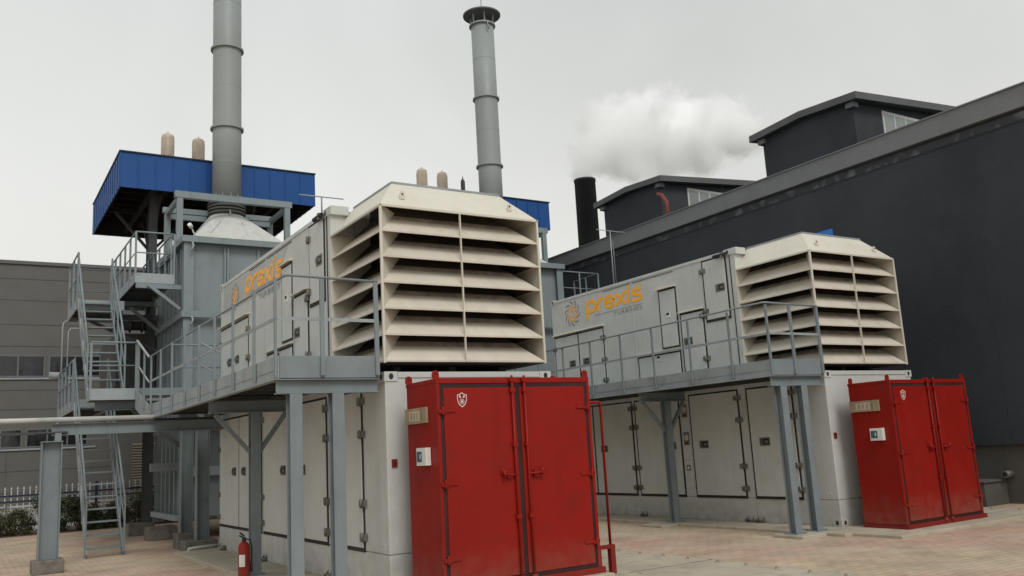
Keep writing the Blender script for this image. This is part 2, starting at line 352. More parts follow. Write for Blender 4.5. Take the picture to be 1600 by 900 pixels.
GLY = {'p': (1.0, [arc(.5, .5, .4, .42, 0, 360, 24), [(.1, .5), (.1, -.42)]]),
       'r': (.62, [[(.1, .06), (.1, .55)]+arc(.5, .52, .4, .40, 180, 82, 7)]),
       'e': (1.0, [[(.1, .50), (.88, .50)]+arc(.5, .5, .4, .42, 8, 318, 20)]),
       'x': (.92, [[(.1, .08), (.8, .92)], [(.1, .92), (.8, .08)]]),
       'i': (.40, [[(.15, .08), (.15, .92)], [(.15, 1.22), (.151, 1.27)]]),
       's': (.85, [[(.76, .92), (.36, .92)]+arc(.33, .715, .21, .205, 90, 270, 8)+arc(.55, .285, .21, .205, 90, -90, 8)+[(.12, .08)]])}
def logo(root, ox, y0, y1, zb, xh, swy, swz, sr, ty0, ty1, tz, panel=None, slope=0, ital=0):
    X = ox-.003
    par = root
    if panel:
        m = MB(); m.prism([(X+.001, *p) for p in panel], (-.002, 0, 0)); par = m.build('logo_panel', PANELG, root); X -= .003
    tot = sum(GLY[c][0] for c in 'prexis')+.0; sx = (y0-y1)/tot; cu = 0
    m = MB()
    for ch in 'prexis':
        adv, sts = GLY[ch]
        for q in sts:
            c0 = cu
            stroke(m, [((c0+p[0])*sx, p[1]*xh) for p in q], .26*xh, lambda t, c0=c0: (X, y0-t[0]-ital*t[1], zb+t[1]-slope*t[0]), (-.003, 0, 0))
        cu += adv
    m.build('logo_word', ORANGE, par)
    m = MB()       # gear outline and hub ring
    def ring(rf, w, n=96):
        pts = []
        for i in range(n+1):
            a = 2*math.pi*i/n; rr = rf(a); pts.append((rr*math.cos(a), rr*math.sin(a)))
        for a, b_ in zip(pts, pts[1:]):
            t_ = (V(b_)-V(a)).normalized(); nn = V((-t_.y, t_.x))*w/2
            m.prism([(X, swy-q.x, swz+q.y) for q in (V(a)+nn, V(b_)+nn, V(b_)-nn, V(a)-nn)], (-.003, 0, 0))
    ring(lambda a: sr*(.56+.055*max(-1, min(1, 2.2*math.sin(a*9)))), sr*.085)
    m.build('logo_gear', ORANGE, par); m = MB()
    ring(lambda a: sr*.25, sr*.08, 32)
    m.build('logo_hub', ORANGE, par)
    m = MB()
    for i in range(10):
        a0 = 2*math.pi*i/10; ou, inn = [], []
        for j in range(7):
            t_ = j/6; a = a0+t_*.62; rr = sr*(.68+.34*t_**1.3); w = sr*.10*math.sin(math.pi*(.12+.8*t_))
            ou.append(((rr+w)*math.cos(a), (rr+w)*math.sin(a))); inn.append(((rr-w*.3)*math.cos(a), (rr-w*.3)*math.sin(a)))
        m.prism([(X, swy-p[0], swz+p[1]) for p in ou+inn[::-1]], (-.002, 0, 0))
    m.box(X-.002, X, y1, y0-.30, zb-.30*xh, zb-.27*xh)
    m.build('logo_blades', GREYL, par)
    cv = bpy.data.curves.new('t', 'FONT'); cv.body = 'TURBINES'; cv.size = 1; cv.space_character = 1.25
    to = bpy.data.objects.new('t', cv); COL.objects.link(to); bpy.context.view_layer.update()
    me = bpy.data.meshes.new_from_object(to); bpy.data.objects.remove(to)
    xs = [v.co.x for v in me.vertices]; hh = max(v.co.y for v in me.vertices); w = max(xs)-min(xs)
    off = par.location+(par.parent.location if par.parent else V())
    for v in me.vertices:
        v.co = V((X-.002, ty0-(v.co.x-min(xs))/w*(ty0-ty1), tz+v.co.y/hh*.085))-off
    me.materials.clear(); me.materials.append(GREYL)
    o = bpy.data.objects.new('logo_small_word', me); COL.objects.link(o); o.parent = par

# ---------------------------------------------------------------- upper equipment container
def upper_container(ox):
    root = empty('turbine_container', (ox+1.21, 14.6, 2.58), None, 'container', 'upper turbine containers')
    m = MB(); m.box(ox, ox+2.42, 11.60, 17.70, 2.70, 5.08); m.build('body', WALL, root, .012)
    m = MB(); m.box(ox-.014, ox+.07, 11.60, 17.62, 5.035, 5.10); m.box(ox, ox+2.42, 11.55, 11.62, 4.98, 5.085); m.box(ox+.03, ox+2.39, 11.62, 17.66, 5.08, 5.10); m.build('top_rail', WALL, root, .006)
    castings(root, ox, 11.59, 17.70, 2.582, 5.005)
    for yy in (15.67, 14.59, 13.17):
        m = MB(); m.box(ox-.006, ox+.01, yy-.012, yy+.012, 2.72, 5.03); m.build('seam_strip', WALL, root)
    for q in ((13.23, 14.55, 5.0, 5.008), (14.64, 15.6, 5.0, 5.008), (11.625, 11.64, 2.72, 5.0)): m = MB(); m.box(ox-.012, ox, *q); m.build('seam_gap', GASK, root)
    side_door(root, ox, 16.67, 17.60, 2.80, 4.16, 16.92, 3.48, 17.61, (3.9, 3.05))
    side_door(root, ox, 15.70, 16.62, 2.80, 4.16, 16.37, 3.48, 15.685, (3.95, 3.44, 2.98))
    side_door(root, ox, 13.22, 13.69, 3.46, 4.64, None, None, 13.7, (), gb=.03)
    d3 = side_door(root, ox, 13.22, 14.50, 2.80, 3.32, None, None, 13.7, (), gb=.03)
    side_door(root, ox, 12.48, 13.09, 2.90, 4.05, 12.93, 3.50, 12.465, (3.95, 3.1))
    side_door(root, ox, 11.76, 12.35, 3.84, 5.00, 11.92, 4.42, 12.365, (4.82, 4.02))
    for (hy, hz) in ((13.46, 4.12), (13.86, 3.26)):
        m = MB(); m.box(ox-.030, ox-.022, hy-.06, hy+.06, hz-.06, hz+.06); m.mi(1); m.box(ox-.032, ox-.0302, hy-.045, hy+.045, hz-.005, hz+.045); m.build('latch', [WHITE, BLACKM], root)
    for ya, yb, z in ((15.64, 17.66, 4.225), (13.18, 13.77, 4.69), (13.19, 14.57, 3.375), (12.44, 13.14, 4.10)):
        m = MB(); m.prism([(ox, ya, z), (ox-.075, ya, z-.012), (ox-.075, ya, z+.006), (ox, ya, z+.03)], (0, yb-ya, 0)); m.build('rain_strip', CREAM, root)
    m = MB(); m.box(ox-.014, ox+.26, 11.44, 11.585, 4.99, 5.125); m.build('corner_block', WALL, root, .01)
    # bracket and lamp tube at the top corner
    m = MB(); m.tube([(ox-.07, 11.66, 5.03), (ox-.07, 11.98, 5.03)], .035, 10); m.mi(1); m.box(ox-.10, ox-.012, 11.72, 11.78, 4.985, 5.075); m.build('lamp_tube', [BLACKM, HINGE], root)
    return root
uc1 = upper_container(A1); uc1['label'] = 'upper container of the near set, its orange lettering partly hidden by the handrail'
uc2 = dup(uc1, DX, 'upper container of the far set with orange and grey lettering in full view')
logo(uc1, A1, 15.92, 13.74, 4.65, .27, 16.60, 4.70, .27, 15.0, 13.85, 4.37, panel=[(17.45, 5.0), (17.45, 4.50), (13.80, 4.45), (13.78, 4.72), (13.42, 4.975)], slope=.045, ital=.25)
logo(uc2, A1+DX, 16.28, 14.24, 4.585, .29, 16.83, 4.68, .31, 15.26, 14.28, 4.385)

# ---------------------------------------------------------------- louvred air intake
def intake(ox):
    root = empty('air_intake', (ox+1.2, 10.6, 2.6), None, 'air intake', 'louvred air intakes')
    x0, x1, y0, y1 = ox, ox+2.38, 9.77, 11.50; zs = [2.72+.3283*i for i in range(7)]; zt = zs[-1]; iN, rise = .60, .56
    # hood
    hx, hy = .37, .42; zT = 5.13
    m = MB(); t = .02
    a = [(x0, y0, zt), (x1, y0, zt), (x1, y1, zt), (x0, y1, zt)]; b_ = [(x0+hx, y0+hy, zT), (x1-hx, y0+hy, zT), (x1-hx, y1, zT), (x0+hx, y1, zT)]
    for i in range(3):
        q = [a[(i+3) % 4], a[i], b_[i], b_[(i+3) % 4]]; nn = (V(q[1])-V(q[0])).cross(V(q[3])-V(q[0])).normalized()*.012
        if nn.z > 0: nn = -nn
        m.hexa([V(p)+nn for p in q]+[V(p) for p in q])
    m.box(x0+hx, x1-hx, y0+hy, y1, zT-.012, zT-.001); m.build('hood', CREAM, root)
    m = MB(); m.box(x0+hx-.015, x1-hx+.015, y0+hy-.02, y0+hy+.03, zT-.015, zT+.014); m.box(x0+hx-.02, x0+hx+.03, y0+hy+.03, y1, zT-.015, zT+.014); m.box(x1-hx-.03, x1-hx+.02, y0+hy+.03, y1, zT-.015, zT+.014); m.build('hood_lip', STEELL, root)
    # lower edge lips (front, side) and six sloping blades
    ll = MB()
    for z in [zt]: ll.box(x0-.006, x1+.006, y0-.008, y0+.018, z-.022, z+.006); ll.box(x0-.008, x0+.018, y0+.018, y1, z-.022, z+.006); ll.box(x1-.018, x1+.008, y0+.018, y1, z-.022, z+.006)
    ll.build('hood_edge', CREAM, root)
    m = MB(); th = .012
    for z in zs[:-1]:
        c0 = [V((x0+.012, y1, z)), V((x0+.012, y0+.012, z)), V((x1-.012, y0+.012, z)), V((x1-.012, y1, z))]
        rr = rise
        c1 = [V((x0+iN, y1, z+rr)), V((x0+iN, y0+iN, z+rr)), V((x1-iN, y0+iN, z+rr)), V((x1-iN, y1, z+rr))]
        T_ = [c0]+[[p.lerp(q, t_) for p, q in zip(c0, c1)] for t_ in (.36, .50)]+[c1]  # blade bands darken inward: the shade of the bays put into the colour
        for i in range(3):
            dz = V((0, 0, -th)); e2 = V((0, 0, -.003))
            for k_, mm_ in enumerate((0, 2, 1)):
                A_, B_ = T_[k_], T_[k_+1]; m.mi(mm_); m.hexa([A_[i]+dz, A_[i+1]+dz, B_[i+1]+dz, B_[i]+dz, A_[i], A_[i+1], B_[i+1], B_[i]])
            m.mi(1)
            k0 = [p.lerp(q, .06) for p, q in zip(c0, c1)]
            m.hexa([k0[i]+dz*2.5, k0[i+1]+dz*2.5, c1[i+1]+dz*2.5, c1[i]+dz*2.5, k0[i]+dz+e2, k0[i+1]+dz+e2, c1[i+1]+dz+e2, c1[i]+dz+e2])  # near-black sheet added under each blade to deepen the bay shade
            m.mi(0)
        # rolled edge
        for p, q in zip(c0, c0[1:]): m.bar(p+V((0, 0, -.004)), q+V((0, 0, -.004)), .018, .024)
    m.build('louvre', [CREAM2, mat('blade_shade_dark', (.06, .052, .044), .9, .25, 6), mat('dust_and_shade_paint', (.36, .31, .245), .8, .3, 7, dirt=((.12, .10, .08), .8))], root)  # inner bands carry painted shade, the middle one brown dust as well
    # end plates, corner plates, corner posts, dividers
    m = MB()
    m.box(x1-.008, x1+.006, y0+.02, y1, zs[0]-.01, zt); m.build('end_plate', CREAM, root); m = MB()
    m.box(x0+.02, x0+iN, y1-.012, y1-.004, zs[0], zt+.0)          # rear end plate of the side bay
    m.build('end_plate', CREAM, root)
    for cx, sx in ((x0, 1),):
        m = MB(); a = V((cx+sx*.02, y0+.02, 0)); b_ = V((cx+sx*iN, y0+iN, 0)); nrm = V((sx*.006, -.006, 0))
        m.hexa([a-nrm+V((0, 0, zs[0])), a+nrm+V((0, 0, zs[0])), b_+nrm+V((0, 0, zs[0])), b_-nrm+V((0, 0, zs[0])), a-nrm+V((0, 0, zt)), a+nrm+V((0, 0, zt)), b_+nrm+V((0, 0, zt)), b_-nrm+V((0, 0, zt))])
        m.build('mitre_plate', CREAM, root)
    for (cx, cy) in ((x0-.008, y0-.008), (x1-.03, y0-.008), (x0-.004, y1-.002)):
        m = MB(); m.box(cx, cx+.030, cy, cy+.030, zs[0]-.03, zt+.004); m.build('corner_post', CREAM, root, .003)
    m = MB(); m.box((x0+x1)/2-.05-.007, (x0+x1)/2-.05+.007, y0-.012, y0+.02, zs[0], zt-.02); m.build('divider', CREAM, root)
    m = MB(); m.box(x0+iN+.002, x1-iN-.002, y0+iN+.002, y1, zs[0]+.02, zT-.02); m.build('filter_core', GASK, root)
    m = MB(); m.box(x0+.02, x1-.02, y0+.02, y1, zs[0]-.028, zs[0]-.014); m.build('floor_plate', mat('dark_underside', (.05, .045, .04), .8), root)  # one even near-black colour over the whole floor plate
    m = MB(); 
    for xx in (x0+.35, x1-.45, x0+1.15): m.box(xx, xx+.1, y0+.5, y1, 2.582, zs[0]-.028)
    m.build('support', STEELD, root)
    for xx, yy in ((x0+.37, 0), (x1-.38, 0)):
        m = MB(); t_ = .30; zc = zt+(zT-zt)*t_; yc = y0+hy*t_
        pr = [(-.035, -.05), (.035, -.05), (.035, .03), (.02, .055), (-.02, .055), (-.035, .03)]
        m.prism([(xx+p[0], yc-.015, zc+.05+p[1]) for p in pr], (0, .012, 0)); m.mi(1); m.tube([(xx, yc-.017, zc+.065), (xx, yc-.0155, zc+.065)], .014, 10)
        m.mi(0); m.box(xx-.02, xx+.06, y0+.02, y0+.04, zt+.015, zt+.026)
        m.build('lifting_lug', [CREAM, BLACKM], root)
    m = MB(); m.box(x0-.002, x0+.36, y1, y1+.098, 2.72, 4.99); m.box(x0+.37, x1, y1, y1+.098, 2.72, 5.0); m.build('rear_frame', WALL, root)
    return root
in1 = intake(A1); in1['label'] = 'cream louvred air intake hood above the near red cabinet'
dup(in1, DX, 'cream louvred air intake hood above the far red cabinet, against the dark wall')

# ---------------------------------------------------------------- red cabinet
def cabinet(ox, dz):
    x0, x1, y0, y1 = ox+.13, ox+2.225, 8.65, 9.43; z0, z1 = 0+.0, 2.315
    root = empty('fire_cabinet', ((x0+x1)/2, 9.0, 0), None, 'cabinet', 'red fire cabinets')
    m = MB(); m.box(x0, x1, y0+.03, y1, z0+.06, z1-.01); m.build('body', RED, root, .008)
    m = MB(); m.box(x0-.006, x1+.006, y0-.004, y0+.045, z1-.055, z1+.006)
    m.box(x0-.006, x0+.035, y0-.004, y0+.045, z0+.07, z1-.056); m.box(x1-.035, x1+.006, y0-.004, y0+.045, z0+.07, z1-.056)
    m.box(x0-.006, x0+.03, y0+.046, y1+.004, z1-.04, z1+.005); m.box(x1-.03, x1+.006, y0+.046, y1+.004, z1-.04, z1+.005)
    m.build('frame', RED, root, .004)
    m = MB(); m.box(x0-.03, x1+.05, y0-.03, y0+.03, z0, z0+.068); m.box(x0-.03, x1+.05, y1-.06, y1, z0, z0+.058); m.box(x0-.02, x0+.03, y0+.03, y1-.06, z0, z0+.056); m.box(x1-.03, x1+.02, y0+.03, y1-.06, z0, z0+.056); m.build('base_channel', REDD, root, .004)
    xm = (x0+x1)/2+.0
    m = MB(); g = .042
    m.box(x0+.036, x1-.036, y0+.006, y0+.03, z1-.105, z1-.056); m.box(x0+.036, x1-.036, y0+.006, y0+.03, z0+.07, z0+.115)
    for a, b_ in ((x0+.036, x0+.036+g), (xm-g*.7, xm+g*.7), (x1-.036-g, x1-.036)): m.box(a, b_, y0+.008, y0+.032, z0+.115, z1-.105)
    m.build('door_seal', REDG, root)
    for k_, (a, b_) in enumerate(((x0+.036+g, xm-g*.7), (xm+g*.7, x1-.036-g))):
        m = MB(); m.box(a, b_, y0-.006, y0+.03, z0+.115, z1-.105); dr = m.build('door', RED, root, .005)
        hx = x0+.055 if k_ == 0 else x1-.055; s = 1 if k_ == 0 else -1
        for z in (1.96, 1.165, .37):
            m = MB(); m.box(min(hx-s*.055, hx+s*.16), max(hx-s*.055, hx+s*.16), y0-.022, y0-.0065, z-.018, z+.018); m.tube([(hx, y0-.032, z-.045), (hx, y0-.032, z+.045)], .018, 10); m.box(hx-.045, hx+.045, y0-.028, y0-.005, z-.03, z+.012)
            m.build('hinge', RED, dr, .002)
        rx = b_-.055 if k_ == 0 else a+.055
        m = MB(); m.tube([(rx, y0-.034, z0+.03), (rx, y0-.034, z1+.03)], .0145, 10)
        for z in (z0+.08, .75, 1.55, z1-.02, z1-.14): m.box(rx-.032, rx+.032, y0-.052, y0-.006, z-.022, z+.022)
        m.build('locking_bar', RED, dr)
        m = MB(); hh = 1.22; e_ = rx-s*.17
        m.tube([(rx, y0-.036, hh), (rx-s*.08, y0-.050, hh-.005), (e_, y0-.055, hh+.002), (e_-s*.03, y0-.055, hh+.07)], .013, 8)
        m.box(min(rx-s*.13, rx-s*.07), max(rx-s*.13, rx-s*.07), y0-.045, y0-.006, hh-.04, hh+.03); m.tube([(e_, y0-.058, hh+.05), (e_, y0-.058, hh-.03)], .018, 8)
        m.build('handle', RED, dr)
        if k_ == 0:
            m = MB(); cx, cz, w, h = x0+.31, 2.075, .062, .08; Y = y0-.0065
            prof = [(-1, .72), (-.55, .80), (0, 1.05), (.55, .80), (1, .72), (.98, .0), (.72, -.6), (0, -1.05), (-.72, -.6), (-.98, 0)]
            n = len(prof)
            for i in range(n):
                p, q = prof[i], prof[(i+1) % n]
                m.prism([(cx+p[0]*w, Y, cz+p[1]*h), (cx+q[0]*w, Y, cz+q[1]*h), (cx+q[0]*w*.86, Y, cz+q[1]*h*.87), (cx+p[0]*w*.86, Y, cz+p[1]*h*.87)], (0, -.0015, 0))
            for j in range(14):      # rayed disc
                a = 2*math.pi*j/14; m.prism([(cx+.016*math.cos(a), Y, cz-.018+.016*math.sin(a)), (cx+.031*math.cos(a-.14), Y, cz-.018+.031*math.sin(a-.14)), (cx+.031*math.cos(a+.14), Y, cz-.018+.031*math.sin(a+.14))], (0, -.0015, 0))
            m.tube([(cx, Y, cz-.018), (cx, Y-.0018, cz-.018)], .013, 12)
            for s2 in (-1, 1): m.prism([(cx+s2*.012, Y, cz+.022), (cx+s2*.038, Y, cz+.027), (cx+s2*.033, Y, cz+.052), (cx+s2*.018, Y, cz+.047)], (0, -.0015, 0))
            m.build('shield_emblem', [WHITE], dr)
    for xx, yy in ((x0+.01, y0+.03), (x1-.02, y0+.03), (x0+.01, y1-.06), (x1-.02, y1-.06)):
        m = MB(); n = 10
        pf = [(-.042, 0), (.042, 0)]+[(.042*math.cos(math.pi*i/n), .05+.042*math.sin(math.pi*i/n)) for i in range(n+1)]
        m.prism([(xx+p[0], yy, z1+.004+p[1]) for p in pf], (0, .018, 0)); m.mi(1); m.tube([(xx, yy-.001, z1+.056), (xx, yy-.0005, z1+.056)], .014, 12)
        m.build('lifting_lug', [RED, REDG], root)
    # emergency light box and control box on the side facing the walkway
    m = MB(); m.box(x0-.035, x0-.006, 8.87, 9.42, 1.845, 2.02); m.mi(1); m.box(x0-.037, x0-.0352, 9.03, 9.30, 1.875, 1.985); m.mi(0); m.box(x0-.039, x0-.0372, 9.06, 9.10, 1.89, 1.97); m.box(x0-.039, x0-.0372, 9.14, 9.18, 1.89, 1.97); m.box(x0-.039, x0-.0372, 9.21, 9.26, 1.89, 1.97); m.mi(2); m.box(x0-.04, x0-.006, 8.985, 8.995, 1.843, 2.022); m.build('lit_sign_box', [TAN, TANW, HINGE], root, .004)
    m = MB(); m.box(x0-.075, x0-.006, 8.84, 9.065, 1.375, 1.57); m.mi(1); m.box(x0-.078, x0-.0752, 8.93, 9.05, 1.415, 1.53); m.mi(0); m.box(x0-.08, x0-.0782, 8.955, 8.975, 1.45, 1.5); m.build('control_box', [WHITE, LCD], root, .012)
    return root
cb1 = cabinet(A1-.01, 0); cb1['label'] = 'large red double door cabinet in the foreground with white shield emblem'
cb2 = dup(cb1, DX+.01, 'red double door cabinet on the concrete pad at right by the dark wall')
cb1.location.z += .075
m = MB(); m.box(A1+.1, A1+2.3, 8.5, 9.45, .02, .075); one('cabinet_plinth', m, CONC, 'low concrete plinth under the foreground red cabinet', 'plinth', bevel=.01)

# red pipe stand beside the near cabinet
pr = empty('pipe_stand', (6.95, 8.95, 0), 'thin red pipe stand beside the foreground red cabinet', 'pipe stand')
m = MB(); m.tube([(6.60, 8.93, 2.10), (6.90, 8.93, 2.10), (6.925, 8.93, 2.08), (6.925, 8.93, .34)], .018, 10); m.build('pipe', RED, pr)
m = MB(); m.box(6.64, 6.96, 8.88, 8.93, .30, .345); m.box(6.88, 6.95, 8.87, 8.94, .0, .30); m.box(6.70, 6.74, 8.88, 8.93, 0, .30); m.build('bracket', REDD, pr)

# ---------------------------------------------------------------- walkway
def post_part(par, x, y, z0, z1, facing='x', w=.055, t=.014):
    m = MB()
    if facing == 'x': m.box(x-t, x, y-w/2, y+w/2, z0, z1)
    else: m.box(x-w/2, x+w/2, y-t, y, z0, z1)
    m.build('post', STEEL, par)
def walkway(ox, rx):
    root = empty('walkway', (ox-.7, 13.7, 0), None, 'walkway', 'raised steel walkways')
    xo, xi, ye, yf = ox-1.33, ox-.10, 9.70, 17.76
    m = MB(); m.box(xo+.02, xi, ye+.02, yf, 2.695, 2.735); m.build('deck', STEEL, root)
    for y in [ye+.6*i for i in range(1, 14)]: m = MB(); m.box(xo+.03, xi-.065, y, y+.06, 2.56, 2.694); m.build('joist', STEELD, root)
    m = MB(); m.box(xi-.06, xi, ye+.02, yf, 2.50, 2.692); m.build('inner_channel', STEELD, root)
    m = MB(); m.box(xo, xo+.018, ye, yf, 2.50, 2.76); m.box(xo-.008, xo, ye+.0, yf, 2.60, 2.606); m.box(xo-.028, xo+.06, ye+.02, yf, 2.488, 2.50); m.build('edge_channel', STEELL, root, .003)
    m = MB(); m.box(xo+.02, xi, ye-.004, ye+.016, 2.505, 2.76); m.build('toe_board', STEEL, root, .003)
    m = MB(); m.ibeam((xo-.0, ye+.075, 2.414), (xi+.0, ye+.075, 2.414), .15, .165, .012); m.build('end_beam', STEEL, root)
    m = MB(); m.ibeam((xo+.04, 13.1, 2.40), (xi, 13.1, 2.40), .13, .17, .012); cb = m.build('cross_beam', STEEL, root)
    for a in ((ox-1.20, 2.30, -.70), (ox-.16, 2.30, -.56)):
        m = MB(); m.bar((a[0], 13.1, a[1]), (ox+a[2], 13.1, 1.74), .06, .055, (0, 1, 0)); m.build('knee_brace', STEEL, cb)
    m = MB(); m.ibeam((xo+.04, 17.3, 2.40), (xi, 17.3, 2.40), .13, .17, .012); m.build('cross_beam', STEEL, root)
    for x, y, h in ((ox-1.12, ye+.075, 2.332), (ox-.62, ye+.075, 2.332), (ox-.63, 13.1, 2.315)):
        m = MB(); m.ibeam((x, y, .012), (x, y, h), .145, .145, .012, (0, 1, 0)); cl = m.build('column', STEEL, root, .002)
        m = MB(); m.box(x-.13, x+.13, y-.13, y+.13, 0, .012)
        for sx in (-1, 1):
            for sy in (-1, 1): m.tube([(x+sx*.1, y+sy*.1, .012), (x+sx*.1, y+sy*.1, .04)], .012, 6)
        m.build('base_plate', STEEL, cl)
    rail = MB(); rail.tube([(xo-.02, 17.62, 3.65), (xo-.02+rx*.5, 13.5, 3.67), (xo-.02+rx, 9.72, 3.69), (xo+.03+rx, 9.68, 3.69), (xi+.0, 9.68, 3.67)], .0165, 8)
    rr = rail.build('handrail', STEEL, root)
    m = MB(); m.box(xo-.018, xo-.008, 9.69, 17.6, 3.165, 3.205); m.box(xo-.01, xi, 9.670, 9.680, 3.165, 3.205); m.build('mid_rail', STEELL, rr)
    for y in (9.70, 10.55, 11.53, 12.52, 13.47, 14.46, 15.45, 16.42, 17.34): post_part(rr, xo-.009, y, 2.53, 3.66, 'x', .036, .03)
    for x in (xo+.52, xi-.03): post_part(rr, x, ye-.006, 2.53, 3.66, 'y', .05, .03)
    return root
wk1 = walkway(A1, .11); wk1['label'] = 'grey steel walkway on columns along the near containers, joining the stairs'
wk2 = walkway(A1+DX, -.06); wk2['label'] = 'grey steel walkway on columns along the far containers, between the two red cabinets'

# ---------------------------------------------------------------- exhaust tower, stack, canopy, silencers
def tower(ox):
    x0, x1, y0, y1 = ox-.10, ox+2.68, 20.8, 24.0
    root = empty('exhaust_tower', (ox+1.29, 22.4, 0), None, 'tower', 'exhaust duct towers')
    m = MB(); m.box(x0+.16, x1-.16, y0+.14, y1-.14, .45, 6.80); m.build('casing', DUCT, root)
    m = MB()
    for z in (1.55, 3.2, 4.05, 6.0):
        m.box(x0+.16, x1-.16, y0+.10, y0+.14, z, z+.05) if z in (3.2,) else None
    for x in (x0+.95, x0+1.02, x0+1.75): m.box(x, x+.05, y0+.08, y0+.14, .5, 6.7)
    for y in (y0+.55, y0+1.0, y0+1.5, y0+2.0, y0+2.5): m.box(x0+.06, x0+.16, y, y+.12, .5, 6.7); m.box(x1-.16, x1-.06, y, y+.06, .5, 6.7)
    m.build('stiffener', DUCT, root)
    for x, y in ((x0+.12, y0+.10), (x1-.12, y0+.10), (x0+.12, y1-.1), (x1-.12, y1-.1)):
        m = MB(); m.ibeam((x, y, .26), (x, y, 6.74), .22, .20, .014, (0, 1, 0)); m.build('column', STEEL, root)
    for z in (2.45, 5.03, 6.82):
        m = MB(); h = .15
        m.box(x0-.04, x1+.04, y0-.07, y0-.0, z-h/2, z+h/2); m.box(x0-.04, x1+.04, y1, y1+.07, z-h/2, z+h/2); m.box(x0-.04, x0+.02, y0, y1, z-h/2, z+h/2); m.box(x1-.02, x1+.04, y0, y1, z-h/2, z+h/2)
        if z > 6: m.box(x0+.0, x1-.0, y0, y1, z-.02, z+.06)
        m.build('ring_beam', STEEL, root, .004)
    m = MB(); m.box(x0-.55, x0+.9, y0-.02+.5, y0+.12+.5, 1.50, 1.68); m.box(x0-.0, x0+.9, y0-.04, y0-.005, 1.35, 1.55); m.box(x0-.1, x0+.0, y0+.1, y1-.2, .40, .52); m.build('tie_beam', STEELL, root)
    for z in (6.62, 4.86):
        m = MB(); m.tube([(x0+.18, y0-.075, z+.12), (x0+.20, y0-.13, z+.02), (x0+.14, y0-.11, z-.12)], .022, 8); m.build('hook', STEELL, root)
    # square to round transition
    m = MB(); cx, cy = ox+1.29, 22.4; n = 48; B, T = [], []
    for i in range(n):
        a = 2*math.pi*i/n; c, s = math.cos(a), math.sin(a); k_ = 1/max(abs(c), abs(s))
        B.append(m.b.verts.new((cx+c*k_*1.18, cy+s*k_*1.42, 6.88))); T.append(m.b.verts.new((cx+.43*c, cy+.43*s, 7.86)))
    for i in range(n): m.b.faces.new([B[i], B[(i+1) % n], T[(i+1) % n], T[i]])
    m.b.faces.new(T)
    for i in (-.55, .35):
        m.bar((cx+i-.12, cy-1.15, 7.12), (cx+i*.6, cy-.72, 7.56), .03, .05)
    m.tube([(cx-.05, cy-.50, 7.80), (cx-.05, cy-.56, 7.86), (cx-.05, cy-.50, 7.94)], .02, 6)
    m.build('transition_cone', CONE, root)
    m = MB(); pf = [(.43, 7.86)]
    for i in range(4): z = 7.90+i*.085; pf += [(.42, z), (.475, z+.02), (.475, z+.05), (.42, z+.07)]
    pf += [(.43, 8.26)]; m.lathe((cx, cy), pf, 40, False); m.build('bellows', BELL, root)
    for x in (x0+.06, x1-.06):
        for y in (21.6, 23.1): m = MB(); m.box(x-.07, x+.07, y-.06, y+.06, 6.88, 8.04); m.build('stack_frame_post', STEEL, root)
        m = MB(); m.box(x-.05, x+.05, 21.66, 23.03, 7.98, 8.10); m.build('stack_frame_beam', STEEL, root)
    m = MB(); m.box(x0-.06, x1+.06, 21.53, 21.68, 8.04, 8.20); m.box(x0-.06, x1+.06, 23.02, 23.16, 8.04, 8.18); m.box(x0+.1, x0+1.0, 22.9, 23.0, 7.85, 7.98); m.box(x1-1.0, x1-.1, 22.9, 23.0, 7.85, 7.98)
    m.build('stack_frame_beam', STEEL, root)
    m = MB(); m.tube([(x0+.35, y0+.25, 6.88), (x0+.2, y0+.15, 7.15)], .015, 6); m.tube([(x0+.2, y0+.15, 7.15), (x0+.14, y0+.08, 7.2)], .05, 8); m.build('floodlight', WHITE, root)
    return root
tw1 = tower(A1); tw1['label'] = 'grey blue exhaust duct tower left of the near containers, with cone top'
tw2 = dup(tw1, DX, 'grey blue exhaust duct tower between the two louvred intakes, mostly hidden')
